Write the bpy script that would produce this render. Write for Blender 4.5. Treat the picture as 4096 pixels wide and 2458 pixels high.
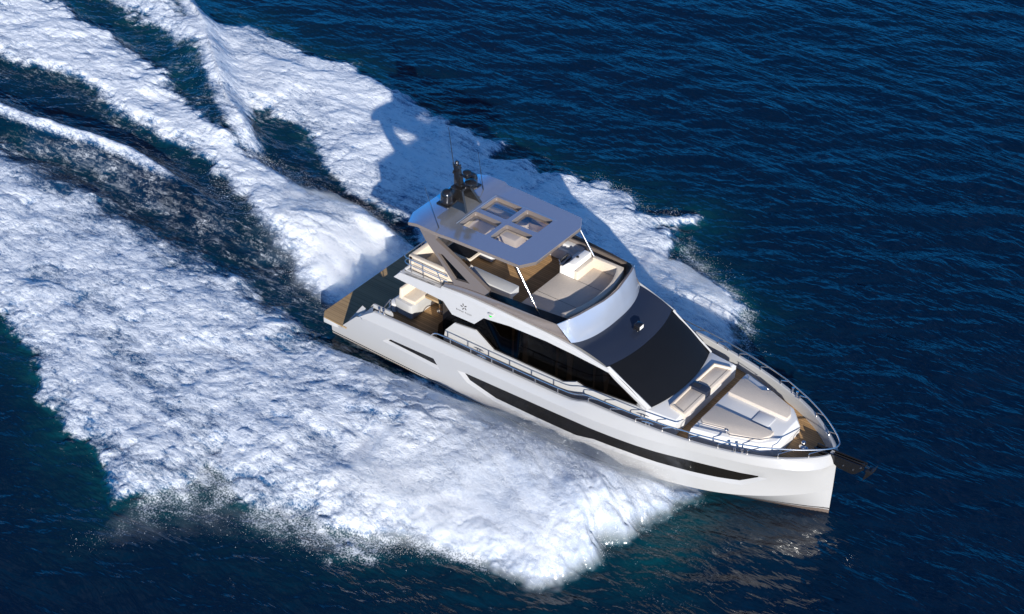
import bpy, bmesh, math, random
import numpy as np
from mathutils import Vector, Matrix
from mathutils.geometry import delaunay_2d_cdt

R = math.radians
random.seed(7)
rng = np.random.default_rng(11)
for o in list(bpy.data.objects):
    bpy.data.objects.remove(o)
scene = bpy.context.scene
COL = scene.collection

# ------------------------------------------------------------------ camera
cam_d = bpy.data.cameras.new('camera')
cam = bpy.data.objects.new('camera', cam_d)
COL.objects.link(cam)
CR = ((0.80320262, 0.59542142, 0.01840896), (0.36477748, -0.46717067, -0.80541229), (-0.4709596, 0.65362443, -0.59242903))
CL = (27.11644984, -35.61975743, 34.65869973)
mw = Matrix.Identity(4)
for i in range(3):
    mw[i][0] = CR[0][i]; mw[i][1] = -CR[1][i]; mw[i][2] = -CR[2][i]; mw[i][3] = CL[i]
cam.matrix_world = mw
cam_d.sensor_width = 36.0
cam_d.lens = 58.16519737
cam_d.clip_end = 6000
scene.camera = cam

# ------------------------------------------------------------------ sky, sun, exposure
SUN_EL, SUN_AZ = R(18.0), R(-44.5)          # azimuth of the sun seen from the yacht
w = bpy.data.worlds.new('World'); scene.world = w; w.use_nodes = True
nt = w.node_tree; nt.nodes.clear()
def N(tree, typ, **kw):
    n = tree.nodes.new(typ)
    for k, v in kw.items(): setattr(n, k, v)
    return n
out = N(nt, 'ShaderNodeOutputWorld'); bg = N(nt, 'ShaderNodeBackground')
sky = N(nt, 'ShaderNodeTexSky', sky_type='NISHITA', sun_disc=False, sun_elevation=SUN_EL,
        sun_rotation=math.atan2(math.cos(SUN_AZ), math.sin(SUN_AZ)), air_density=1.0, dust_density=0.1, ozone_density=4.0)
tc = N(nt, 'ShaderNodeTexCoord')
nz = N(nt, 'ShaderNodeTexNoise'); nz.inputs['Scale'].default_value = 4.6; nz.inputs['Detail'].default_value = 5; nz.inputs['Roughness'].default_value = .55
mp = N(nt, 'ShaderNodeMapping'); mp.inputs['Scale'].default_value = (1, 1, 2.2)
cr = N(nt, 'ShaderNodeValToRGB'); cr.color_ramp.elements[0].position = .46; cr.color_ramp.elements[1].position = .74
mx = N(nt, 'ShaderNodeMix', data_type='RGBA'); mx.inputs['B'].default_value = (10, 10.4, 11.5, 1)
ml = N(nt, 'ShaderNodeMath', operation='MULTIPLY'); ml.inputs[1].default_value = .30
L = nt.links.new
sx = N(nt, 'ShaderNodeSeparateXYZ'); L(tc.outputs['Generated'], sx.inputs[0])
L(tc.outputs['Generated'], mp.inputs['Vector']); L(mp.outputs[0], nz.inputs['Vector']); L(nz.outputs['Fac'], cr.inputs[0])
el = N(nt, 'ShaderNodeMapRange', interpolation_type='SMOOTHSTEP')
el.inputs[1].default_value = .44; el.inputs[2].default_value = .6; L(sx.outputs[2], el.inputs[0])
mm = N(nt, 'ShaderNodeMath', operation='MULTIPLY'); L(cr.outputs['Color'], mm.inputs[0]); L(el.outputs[0], mm.inputs[1]); L(mm.outputs[0], ml.inputs[0]); L(ml.outputs[0], mx.inputs['Factor']); tn = N(nt, 'ShaderNodeMix', data_type='RGBA', blend_type='MULTIPLY'); tn.inputs['Factor'].default_value = 1; tn.inputs['B'].default_value = (.22, .74, 1.28, 1)   # deep clear blue
L(sky.outputs[0], tn.inputs['A'])
dt = N(nt, 'ShaderNodeVectorMath', operation='DOT_PRODUCT'); dt.inputs[1].default_value = Vector((.68, .64, .33)).normalized(); L(tc.outputs['Generated'], dt.inputs[0])
bk = N(nt, 'ShaderNodeMapRange', interpolation_type='SMOOTHSTEP'); bk.inputs[1].default_value = .86; bk.inputs[2].default_value = .97; L(dt.outputs['Value'], bk.inputs[0])
n2_ = N(nt, 'ShaderNodeTexNoise'); n2_.inputs['Scale'].default_value = 5; n2_.inputs['Detail'].default_value = 4; L(tc.outputs['Generated'], n2_.inputs['Vector'])
b2_ = N(nt, 'ShaderNodeMapRange'); b2_.inputs[1].default_value = .3; b2_.inputs[2].default_value = .6; b2_.inputs[3].default_value = .88; L(n2_.outputs['Fac'], b2_.inputs[0])
b3_ = N(nt, 'ShaderNodeMath', operation='MULTIPLY'); L(bk.outputs[0], b3_.inputs[0]); L(b2_.outputs[0], b3_.inputs[1])
sky_glow = N(nt, 'ShaderNodeMix', data_type='RGBA'); sky_glow.inputs['B'].default_value = (6, 9, 14, 1); L(b3_.outputs[0], sky_glow.inputs['Factor'])  # added bright patch of unseen sky, for sheen on the dark roof panel
hf = N(nt, 'ShaderNodeMapRange', interpolation_type='SMOOTHSTEP'); hf.inputs[1].default_value = .46; hf.inputs[2].default_value = .12; L(sx.outputs[2], hf.inputs[0])
hm = N(nt, 'ShaderNodeMath', operation='MULTIPLY'); hm.inputs[1].default_value = .8; L(hf.outputs[0], hm.inputs[0])
blue_band = N(nt, 'ShaderNodeMix', data_type='RGBA'); blue_band.inputs['B'].default_value = (.15, 5.3, 15.5, 1); L(hm.outputs[0], blue_band.inputs['Factor']); L(tn.outputs['Result'], blue_band.inputs['A']); L(blue_band.outputs['Result'], sky_glow.inputs['A'])   # blue band added low in the unseen sky, for the sea to reflect
L(sky_glow.outputs['Result'], mx.inputs['A'])
L(mx.outputs['Result'], bg.inputs['Color']); L(bg.outputs[0], out.inputs[0])
bg.inputs['Strength'].default_value = 0.050
sd = bpy.data.lights.new('sun', 'SUN'); sd.energy = 4.6; sd.angle = R(.5); sd.color = (1, .95, .87)
so = bpy.data.objects.new('sun', sd); COL.objects.link(so)
sdir = Vector((math.cos(SUN_EL) * math.cos(SUN_AZ), math.cos(SUN_EL) * math.sin(SUN_AZ), math.sin(SUN_EL)))
so.rotation_euler = sdir.to_track_quat('Z', 'Y').to_euler(); so.location = sdir * 80
scene.cycles.volume_bounces = 4
scene.view_settings.view_transform = 'Standard'; scene.view_settings.look = 'None'
scene.view_settings.exposure = 0.52; scene.view_settings.gamma = 1.0

# ------------------------------------------------------------------ materials
MATS = {}
def mat(name, base, rough=.4, metal=0., spec=.5, coat=0., noise=None, bump=None, alpha=None, ior=None, trans=0.):
    m = bpy.data.materials.new(name); m.use_nodes = True; t = m.node_tree; b = t.nodes['Principled BSDF']
    b.inputs['Base Color'].default_value = (*base, 1); b.inputs['Roughness'].default_value = rough
    b.inputs['Metallic'].default_value = metal; b.inputs['Specular IOR Level'].default_value = spec
    b.inputs['Coat Weight'].default_value = coat; b.inputs['Coat Roughness'].default_value = .06
    b.inputs['Transmission Weight'].default_value = trans
    if ior: b.inputs['IOR'].default_value = ior
    c = N(t, 'ShaderNodeTexCoord')
    if noise:                      # (scale, strength): soft tonal variation of the surface itself
        n = N(t, 'ShaderNodeTexNoise'); n.inputs['Scale'].default_value = noise[0]; n.inputs['Detail'].default_value = 4
        r = N(t, 'ShaderNodeMapRange'); r.inputs[3].default_value = 1 - noise[1]; r.inputs[4].default_value = 1 + noise[1] * .6
        v = N(t, 'ShaderNodeMix', data_type='RGBA', blend_type='MULTIPLY'); v.inputs['Factor'].default_value = 1
        v.inputs['A'].default_value = (*base, 1)
        t.links.new(c.outputs['Object'], n.inputs['Vector']); t.links.new(n.outputs['Fac'], r.inputs[0])
        t.links.new(r.outputs[0], v.inputs['B']); t.links.new(v.outputs['Result'], b.inputs['Base Color'])
        rr = N(t, 'ShaderNodeMapRange'); rr.inputs[3].default_value = rough * .8; rr.inputs[4].default_value = rough * 1.25
        t.links.new(n.outputs['Fac'], rr.inputs[0]); t.links.new(rr.outputs[0], b.inputs['Roughness'])
    if bump:
        n = N(t, 'ShaderNodeTexNoise'); n.inputs['Scale'].default_value = bump[0]; n.inputs['Detail'].default_value = 3
        bp = N(t, 'ShaderNodeBump'); bp.inputs['Strength'].default_value = bump[1]; bp.inputs['Distance'].default_value = .01
        t.links.new(c.outputs['Object'], n.inputs['Vector']); t.links.new(n.outputs['Fac'], bp.inputs['Height']); t.links.new(bp.outputs[0], b.inputs['Normal'])
    MATS[name] = m
    return m
mat('white_gelcoat', (.50, .50, .50), .22, coat=.25, noise=(1.3, .03))
mat('grey_gelcoat', (.66, .66, .665), .3, coat=.15, noise=(1.7, .03))
mat('deck_gelcoat', (.70, .70, .70), .32, coat=.15, noise=(2.0, .03))
mat('taupe_metallic', (.30, .25, .222), .16, metal=.5, coat=.3)
mat('roof_metallic', (.72, .75, .82), .11, metal=.80, coat=.35)  # hardtop's taupe paint, lighter and bluer on top: reflected sky mixed in
mat('taupe_sky_lit', (.41, .46, .56), .2, metal=.35, coat=.5)  # taupe paint again; bright reflection on the nose put into the colour
mat('black_gloss', (.012, .012, .014), .08, coat=.4)
mat('dark_metal', (.06, .058, .06), .14, metal=.8, coat=.5)
mat('roof_blue_black', (.020, .027, .048), .18, coat=.25, noise=(1.2, .08))
mat('mesh_cover', (.007, .0075, .0095), .4, spec=.18, noise=(2.5, .08), bump=(260, .25))
mat('hull_glass', (.011, .0095, .008), .1, spec=.5)
mat('cabin_inside', (.03, .022, .017), .8)
mat('curtain_cloth', (.16, .14, .13), .9, bump=(60, .3))
mat('stainless', (.74, .71, .69), .16, metal=.95)
mat('cushion_cream', (.74, .64, .52), .85, spec=.2, noise=(38, .16), bump=(190, .6))
mat('cushion_grey', (.66, .58, .50), .9, spec=.2, noise=(30, .18), bump=(190, .6))
mat('white_box', (.86, .84, .81), .4)
mat('rubber', (.03, .03, .032), .5)
mat('navigation_green', (.0, .8, .02), .3)
mat('lettering', (.02, .018, .018), .4)

def bands(name, rules, base_rough=.25):
    """hull paint: colour by height of the hull itself (boot stripe and bottom paint)"""
    m = bpy.data.materials.new(name); m.use_nodes = True; t = m.node_tree; b = t.nodes['Principled BSDF']
    c = N(t, 'ShaderNodeTexCoord'); s = N(t, 'ShaderNodeSeparateXYZ'); r = N(t, 'ShaderNodeValToRGB'); r.color_ramp.interpolation = 'CONSTANT'
    mr = N(t, 'ShaderNodeMapRange'); mr.inputs[1].default_value = -1; mr.inputs[2].default_value = 3
    t.links.new(c.outputs['Object'], s.inputs[0]); t.links.new(s.outputs[2], mr.inputs[0]); t.links.new(mr.outputs[0], r.inputs[0])
    while len(r.color_ramp.elements) < len(rules): r.color_ramp.elements.new(.5)
    for e, (z, col) in zip(r.color_ramp.elements, rules): e.position = (z + 1) / 4; e.color = (*col, 1)
    t.links.new(r.outputs[0], b.inputs['Base Color']); b.inputs['Roughness'].default_value = base_rough; b.inputs['Coat Weight'].default_value = .25; b.inputs['Coat Roughness'].default_value = .05
    MATS[name] = m
BROWN = (.16, .125, .105)
bands('hull_paint', [(-1, BROWN), (.165, (.44, .44, .44)), (.2, (.04, .03, .026)), (.235, (.44, .44, .44))])

def teak(name, base, dark):
    m = bpy.data.materials.new(name); m.use_nodes = True; t = m.node_tree; b = t.nodes['Principled BSDF']
    c = N(t, 'ShaderNodeTexCoord'); s = N(t, 'ShaderNodeSeparateXYZ')
    t.links.new(c.outputs['Object'], s.inputs[0])
    d = N(t, 'ShaderNodeMath', operation='MULTIPLY'); d.inputs[1].default_value = 11.0; t.links.new(s.outputs[1], d.inputs[0])
    f = N(t, 'ShaderNodeMath', operation='FRACT'); t.links.new(d.outputs[0], f.inputs[0])
    g = N(t, 'ShaderNodeMath', operation='LESS_THAN'); g.inputs[1].default_value = .13; t.links.new(f.outputs[0], g.inputs[0])
    fl = N(t, 'ShaderNodeMath', operation='FLOOR'); t.links.new(d.outputs[0], fl.inputs[0])
    wn = N(t, 'ShaderNodeTexWhiteNoise', noise_dimensions='1D'); t.links.new(fl.outputs[0], wn.inputs['W'])
    mp = N(t, 'ShaderNodeMapping'); mp.inputs['Scale'].default_value = (1.6, 26, 1); t.links.new(c.outputs['Object'], mp.inputs[0])
    n = N(t, 'ShaderNodeTexNoise'); n.inputs['Scale'].default_value = 2; n.inputs['Detail'].default_value = 5; t.links.new(mp.outputs[0], n.inputs[0])
    ad = N(t, 'ShaderNodeMath', operation='ADD'); t.links.new(wn.outputs['Value'], ad.inputs[0]); t.links.new(n.outputs['Fac'], ad.inputs[1])
    mr = N(t, 'ShaderNodeMapRange'); mr.inputs[1].default_value = .2; mr.inputs[2].default_value = 1.7; mr.inputs[3].default_value = .72; mr.inputs[4].default_value = 1.2
    t.links.new(ad.outputs[0], mr.inputs[0])
    v = N(t, 'ShaderNodeMix', data_type='RGBA', blend_type='MULTIPLY'); v.inputs['Factor'].default_value = 1; v.inputs['A'].default_value = (*base, 1)
    t.links.new(mr.outputs[0], v.inputs['B'])
    x = N(t, 'ShaderNodeMix', data_type='RGBA'); x.inputs['B'].default_value = (*dark, 1)
    t.links.new(g.outputs[0], x.inputs['Factor']); t.links.new(v.outputs['Result'], x.inputs['A'])
    t.links.new(x.outputs['Result'], b.inputs['Base Color']); b.inputs['Roughness'].default_value = .6; b.inputs['Specular IOR Level'].default_value = .3
    MATS[name] = m
teak('teak_deck', (.43, .26, .12), (.16, .09, .045))
teak('teak_platform', (.36, .24, .12), (.45, .32, .18))

def glass(name, tint, rough=.03, refl=.045):
    m = bpy.data.materials.new(name); m.use_nodes = True; t = m.node_tree; t.nodes.clear()
    o = N(t, 'ShaderNodeOutputMaterial'); tr = N(t, 'ShaderNodeBsdfTransparent'); tr.inputs[0].default_value = (*tint, 1)
    gl = N(t, 'ShaderNodeBsdfGlossy'); gl.inputs['Roughness'].default_value = rough
    ge = N(t, 'ShaderNodeNewGeometry'); dp = N(t, 'ShaderNodeVectorMath', operation='DOT_PRODUCT'); t.links.new(ge.outputs['Incoming'], dp.inputs[0]); t.links.new(ge.outputs['Normal'], dp.inputs[1])
    ab = N(t, 'ShaderNodeMath', operation='ABSOLUTE'); t.links.new(dp.outputs['Value'], ab.inputs[0])
    iv = N(t, 'ShaderNodeMath', operation='SUBTRACT'); iv.inputs[0].default_value = 1; t.links.new(ab.outputs[0], iv.inputs[1])
    pw = N(t, 'ShaderNodeMath', operation='POWER'); pw.inputs[1].default_value = 5; t.links.new(iv.outputs[0], pw.inputs[0])
    fr = N(t, 'ShaderNodeMath', operation='MULTIPLY_ADD'); fr.inputs[1].default_value = 1 - refl; fr.inputs[2].default_value = refl; t.links.new(pw.outputs[0], fr.inputs[0])
    nz = N(t, 'ShaderNodeTexNoise'); nz.inputs['Scale'].default_value = 1.3; bp = N(t, 'ShaderNodeBump'); bp.inputs['Strength'].default_value = .06; mx = N(t, 'ShaderNodeMixShader')
    t.links.new(nz.outputs[0], bp.inputs['Height']); t.links.new(bp.outputs[0], gl.inputs['Normal'])
    t.links.new(fr.outputs[0], mx.inputs[0]); t.links.new(tr.outputs[0], mx.inputs[1]); t.links.new(gl.outputs[0], mx.inputs[2]); t.links.new(mx.outputs[0], o.inputs[0])
    MATS[name] = m
glass('smoked_glass', (.10, .085, .07))
glass('tinted_window', (.13, .11, .095), .03, .016)
glass('skylight_glass', (.78, .78, .80), .05, .46)

# ------------------------------------------------------------------ mesh tools
class MB:
    """collects vertices and faces of ONE mesh object"""
    def __init__(self): self.v = []; self.f = []
    def add(self, vs, fs):
        b = len(self.v); self.v += [tuple(p) for p in vs]; self.f += [tuple(i + b for i in q) for q in fs]
        return self
    def grid(self, rows, close=False, flip=False):
        n = len(rows); k = len(rows[0]); fs = []
        for i in range(n - 1):
            for j in range(k if close else k - 1):
                j2 = (j + 1) % k; q = (i * k + j, i * k + j2, (i + 1) * k + j2, (i + 1) * k + j)
                fs.append(q[::-1] if flip else q)
        return self.add([p for r in rows for p in r], fs)
    def bm(self, bm):
        bm.verts.index_update()
        self.add([v.co[:] for v in bm.verts], [[v.index for v in f.verts] for f in bm.faces]); bm.free(); return self
    def box(self, lo, hi, bevel=.0, seg=2, mtx=None):
        bm = bmesh.new(); bmesh.ops.create_cube(bm, size=1)
        for v in bm.verts:
            v.co = Vector([lo[i] + (v.co[i] + .5) * (hi[i] - lo[i]) for i in range(3)])
        if bevel: bmesh.ops.bevel(bm, geom=bm.edges[:], offset=bevel, segments=seg, affect='EDGES', profile=.5)
        if mtx: bm.transform(mtx)
        return self.bm(bm)
    def prism(self, poly, z0, z1, bevel=0., seg=2, top=None):
        """poly: (x,y) outline; z0,z1: numbers or functions of (x,y); top: outline of the upper face if it differs"""
        bm = bmesh.new(); f0 = z0 if callable(z0) else (lambda x, y: z0); f1 = z1 if callable(z1) else (lambda x, y: z1)
        top = top or poly
        a = [bm.verts.new((x, y, f0(x, y))) for x, y in poly]; b = [bm.verts.new((x, y, f1(x, y))) for x, y in top]
        n = len(poly); tf = bm.faces.new(b); bm.faces.new(a[::-1])
        for i in range(n): bm.faces.new((a[i], a[(i + 1) % n], b[(i + 1) % n], b[i]))
        bmesh.ops.recalc_face_normals(bm, faces=bm.faces[:])
        if bevel:
            es = [e for e in bm.edges if e.verts[0] in b or e.verts[1] in b]
            bmesh.ops.bevel(bm, geom=es, offset=bevel, segments=seg, affect='EDGES', profile=.5, clamp_overlap=True)
        return self.bm(bm)
    def tube(self, pts, r, n=8, closed=False, cap=True):
        P = [Vector(p) for p in pts]; rows = []; k = len(P)
        rr = r if isinstance(r, (list, tuple)) else [r] * k
        ref = None
        for i in range(k):
            a = P[i - 1] if (i > 0 or closed) else P[i]; c = P[(i + 1) % k] if (i < k - 1 or closed) else P[i]
            t = (c - a).normalized()
            if ref is None: ref = t.cross(Vector((0, 0, 1)) if abs(t.z) < .9 else Vector((1, 0, 0))).normalized()
            ref = (ref - t * ref.dot(t)).normalized(); b = t.cross(ref)
            rows.append([P[i] + (ref * math.cos(q) + b * math.sin(q)) * rr[i] for q in [2 * math.pi * j / n for j in range(n)]])
        if closed: rows.append(rows[0])
        self.grid(rows, close=True)
        if cap and not closed:
            self.add(rows[0], [tuple(range(n))[::-1]]); self.add(rows[-1], [tuple(range(n))])
        return self
    def lathe(self, c, prof, n=20, axis='Z', mtx=None):
        rows = [[(r * math.cos(2 * math.pi * j / n), r * math.sin(2 * math.pi * j / n), z) for j in range(n)] for r, z in prof]
        bm = MB(); bm.grid(rows, close=True)
        if prof[0][0] > 1e-5: bm.add(rows[0], [tuple(range(n))[::-1]])
        if prof[-1][0] > 1e-5: bm.add(rows[-1], [tuple(range(n))])
        M = Matrix.Translation(c) @ (mtx or Matrix.Identity(4))
        return self.add([M @ Vector(p) for p in bm.v], bm.f)
    def mirror(self):
        """adds the port half"""
        v = [(x, -y, z) for x, y, z in self.v]; f = [q[::-1] for q in self.f]
        return self.add(v, f)
    def mirrored(self):
        m = MB(); m.add([(x, -y, z) for x, y, z in self.v], [q[::-1] for q in self.f]); return m
    def build(self, name, material, parent=None, angle=32, flip=False, fix=True):
        me = bpy.data.meshes.new(name); me.from_pydata(self.v, [], self.f)
        bm = bmesh.new(); bm.from_mesh(me); bmesh.ops.remove_doubles(bm, verts=bm.verts[:], dist=1e-5)
        if fix: bmesh.ops.recalc_face_normals(bm, faces=bm.faces[:])
        bm.to_mesh(me); bm.free()
        for p in me.polygons: p.use_smooth = True
        me.set_sharp_from_angle(angle=R(angle))
        o = bpy.data.objects.new(name, me); COL.objects.link(o)
        for mt in (material if isinstance(material, (list, tuple)) else [material]): me.materials.append(MATS[mt])
        if parent: o.parent = parent
        return o

def cdt(outer, holes, extra=(), inside=None):
    """triangulate a polygon with holes and extra interior points; returns 2-D points and triangles"""
    vs = []; es = []
    for loop in [outer] + list(holes):
        b = len(vs); vs += [Vector(p) for p in loop]; es += [(b + i, b + (i + 1) % len(loop)) for i in range(len(loop))]
    vs += [Vector(p) for p in extra]
    r = delaunay_2d_cdt(vs, es, [], 0, 1e-6)
    P = [tuple(v) for v in r[0]]
    def inpoly(p, poly):
        c = False; j = len(poly) - 1
        for i in range(len(poly)):
            a, b = poly[i], poly[j]
            if (a[1] > p[1]) != (b[1] > p[1]) and p[0] < (b[0] - a[0]) * (p[1] - a[1]) / (b[1] - a[1]) + a[0]: c = not c
            j = i
        return c
    T = []
    for t in r[2]:
        c = (sum(P[i][0] for i in t) / 3, sum(P[i][1] for i in t) / 3)
        if inpoly(c, outer) and not any(inpoly(c, h) for h in holes): T.append(tuple(t))
    return P, T

def densify(poly, d, closed=True):
    o = []
    n = len(poly)
    for i in range(n if closed else n - 1):
        a, b = poly[i], poly[(i + 1) % n]; k = max(1, int(math.dist(a, b) / d))
        o += [tuple(a[q] + (b[q] - a[q]) * j / k for q in range(len(a))) for j in range(k)]
    if not closed: o.append(poly[-1])
    return o

def rounded(poly, r, seg=5):
    """round the corners of a 2-D polygon"""
    o = []; n = len(poly)
    for i in range(n):
        a, b, c = Vector(poly[i - 1]), Vector(poly[i]), Vector(poly[(i + 1) % n])
        u = (a - b); v = (c - b); k = min(r, u.length * .45, v.length * .45)
        p, q = b + u.normalized() * k, b + v.normalized() * k
        for j in range(seg + 1):
            t = j / seg; o.append(tuple(p * (1 - t) ** 2 + b * 2 * t * (1 - t) + q * t * t))
    return o

def smooth_path(pts, r=.12, seg=5):
    o = [Vector(pts[0])]
    for i in range(1, len(pts) - 1):
        a, b, c = Vector(pts[i - 1]), Vector(pts[i]), Vector(pts[i + 1]); u = a - b; v = c - b
        k = min(r, u.length * .45, v.length * .45); p, q = b + u.normalized() * k, b + v.normalized() * k
        for j in range(seg + 1):
            t = j / seg; o.append(p * (1 - t) ** 2 + b * 2 * t * (1 - t) + q * t * t)
    o.append(Vector(pts[-1])); return o

def pchip(xs, ys):
    xs = np.array(xs, float); ys = np.array(ys, float); h = np.diff(xs); d = np.diff(ys) / h
    m = np.zeros(len(xs)); m[0] = d[0]; m[-1] = d[-1]
    for i in range(1, len(xs) - 1):
        if d[i - 1] * d[i] > 0:
            w1 = 2 * h[i] + h[i - 1]; w2 = h[i] + 2 * h[i - 1]; m[i] = (w1 + w2) / (w1 / d[i - 1] + w2 / d[i])
    def f(x):
        x = np.clip(np.asarray(x, float), xs[0], xs[-1]); i = np.clip(np.searchsorted(xs, x) - 1, 0, len(xs) - 2); t = (x - xs[i]) / h[i]
        return (1 + 2 * t) * (1 - t) ** 2 * ys[i] + t * (1 - t) ** 2 * h[i] * m[i] + t * t * (3 - 2 * t) * ys[i + 1] + t * t * (t - 1) * h[i] * m[i + 1]
    return f

def empty(name, loc=(0, 0, 0), label=None, cat=None, parent=None):
    o = bpy.data.objects.new(name, None); COL.objects.link(o); o.location = loc; o.empty_display_size = .3
    if label: o['label'] = label
    if cat: o['category'] = cat
    if parent: o.parent = parent
    return o

# ================================================================== THE YACHT
yacht = empty('motor_yacht', (0, 0, 0), 'white and taupe motor yacht with a flybridge and hardtop speeding across the blue sea', 'yacht')
P3 = lambda f, xs: [f(x) for x in xs]
kn_y = pchip([-4.4,-2.8,0,2,4,5.95,7.7,8.63,9.55,10.45,11.33,12.15,12.74,13.22,13.44],[2.66,2.70,2.71,2.72,2.73,2.72,2.60,2.43,2.21,1.96,1.68,1.33,.98,.5,.02])
kn_z = pchip([-4.4,-2.8,-1.3,0,2,4,5.95,7.7,9.5,11,13.44],[1.55,1.60,1.66,1.70,1.83,1.88,1.94,2.0,2.05,2.08,2.08])
ch_y = pchip([-4.4,0,4,6,7.6,8.57,9.56,10.5,11.56,12.65,13.1,13.46],[2.52,2.53,2.55,2.5,2.33,2.15,1.97,1.73,1.31,.69,.36,.015])
ch_z = pchip([-4.4,0,4,6,7.6,8.57,9.56,10.5,11.56,12.65,13.46],[.14,.14,.17,.2,.25,.31,.4,.5,.65,.85,1.05])
gu_y = pchip([-4.4,0,5.7,7.0,7.87,8.74,9.6,10.45,11.28,12.08,12.79,13.15,13.32],[2.58,2.60,2.60,2.57,2.49,2.37,2.215,1.985,1.69,1.275,.72,.33,.02])
gu_z = pchip([-2.9,-2.35,0,1,2.6,4.3,5.1,5.65,6.2,7,8.7,11,13.32],[1.92,1.96,2.06,2.08,2.11,2.16,2.18,2.23,2.41,2.43,2.40,2.38,2.38])
kl_z = pchip([-4.4,10,12.3,13,13.46],[-.7,-.6,-.48,-.3,-.05])
def side_y(x, z):
    zc = float(ch_z(x)); zk = float(kn_z(x)); t = (z - zc) / (zk - zc)
    return float(ch_y(x)) + (float(kn_y(x)) - float(ch_y(x))) * t - .05 * max(0, min(1, (x - 7.5) / 3)) * 4 * max(0, t) * max(0, 1 - t) * min(1, max(0, (13.3 - x) / .8))
def hull_top(x):
    return float(np.interp(x, [-4.4, -3.78, -3.75, -3.03, -2.8, -2.79], [.62, .62, .76, 1.50, float(kn_z(-2.8)), 9])) if x < -2.79 else float(kn_z(x))

# ---- hull
hull = MB()
hx = np.concatenate([np.linspace(-4.3, 9, 40), np.linspace(9.2, 13.46, 34)])
hull.grid([[(x, 0, float(kl_z(x))), (x, -float(ch_y(x)) * .55, float(kl_z(x)) * .5 + float(ch_z(x)) * .5 - .06), (x, -float(ch_y(x)), float(ch_z(x)))] for x in hx])
def pair_dense(H, I, d=.3):
    a = []; b = []
    for i in range(len(H)):
        h0, h1, i0, i1 = H[i], H[(i + 1) % len(H)], I[i], I[(i + 1) % len(H)]; k = max(1, int(math.dist(h0, h1) / d))
        for j in range(k):
            t = j / k; a.append((h0[0] + (h1[0] - h0[0]) * t, h0[1] + (h1[1] - h0[1]) * t)); b.append((i0[0] + (i1[0] - i0[0]) * t, i0[1] + (i1[1] - i0[1]) * t))
    return a, b
LONG_H = [(1.24,1.28),(1.61,.93),(2.69,.69),(5.81,.72),(6.47,.89),(7.6,.93),(8.6,.89),(9.56,.92),(10.48,.96),(11.2,1.01),(11.9,1.49),(11.7,1.555),(11.14,1.56),(10.47,1.575),(9.56,1.575),(8.61,1.53),(7.71,1.545),(5.94,1.525),(4.0,1.455),(1.6,1.335)]
LONG_I = [(1.47,1.3),(1.69,1.03),(2.74,.79),(5.84,.85),(6.49,1.02),(7.62,1.04),(8.6,.99),(9.56,1.02),(10.48,1.07),(11.1,1.14),(11.61,1.43),(11.6,1.51),(11.14,1.52),(10.47,1.54),(9.56,1.54),(8.61,1.49),(7.71,1.51),(5.94,1.49),(4.01,1.42),(1.55,1.31)]
AFT_H = [(-1.97,.95),(.5,.88),(.26,1.29),(-1.73,1.20)]
AFT_I = [(-1.74,1.03),(.39,.98),(.22,1.255),(-1.59,1.17)]
wins = [pair_dense(LONG_H, LONG_I), pair_dense(AFT_H, AFT_I)]
bx = [float(x) for x in np.linspace(-4.3, 13.46, 120)]
outer = [(x, float(ch_z(x))) for x in bx] + [(x, hull_top(x)) for x in [13.44] + [q for q in bx[::-1] if q > -2.7 and q < 13.4] + [-2.75, -2.8, -2.9, -3.03, -3.3, -3.55, -3.75, -3.79, -4.0, -4.3]]
extra = []
for x in np.linspace(-4.1, 13.2, 64):
    for t in (.2, .4, .6, .8):
        z = float(ch_z(x)) + (hull_top(x) - float(ch_z(x))) * t
        if all(not (min(p[0] for p in h) - .12 < x < max(p[0] for p in h) + .12 and min(p[1] for p in h) - .08 < z < max(p[1] for p in h) + .08) for h, _ in wins): extra.append((float(x), z))
        elif min(abs(z - p[1]) + .0 + abs(x - p[0]) for h, _ in wins for p in h) > .22: extra.append((float(x), z))
P, T = cdt(outer, [h for h, _ in wins], extra)
hull.add([(x, -side_y(x, z), z) for x, z in P], T)
for h, q in wins:                               # recessed surround of each window
    a = [(x, -side_y(x, z), z) for x, z in h]; b = [(x, -side_y(x, z) + .075, z) for x, z in q]
    hull.grid([a, b], close=True)
n = 70
band = []; cap = []
for i in range(n):
    t = i / (n - 1); t = 1 - (1 - t) ** 1.5
    xk = -2.85 + (13.44 + 2.85) * t; xg = -2.35 + (13.32 + 2.35) * t
    a = Vector((xk, -float(kn_y(xk)) - .02, float(kn_z(xk)))); b = Vector((xg, -float(gu_y(xg)), float(gu_z(xg))))
    if t == 1: a.y = b.y = 0
    m = (a + b) / 2 + Vector((0, -.012, .008))
    band.append([a + Vector((0, .03, -.012)), a, m, b + Vector((0, -.012, -.02)), b + Vector((0, .02, 0))])
    gy = float(gu_y(xg)); zi = 1.93 if xg > 5.9 else (1.66 if xg > .25 else 1.28); xi = min(xg, 13.2)
    cap.append([b + Vector((0, .02, 0)), (xi, -max(gy - .10, 0), b.z), (xi, -max(gy - .12, 0), b.z - .03), (xi, -max(gy - .13, 0), zi)])
hull.grid(band); hull.grid(cap)
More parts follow.
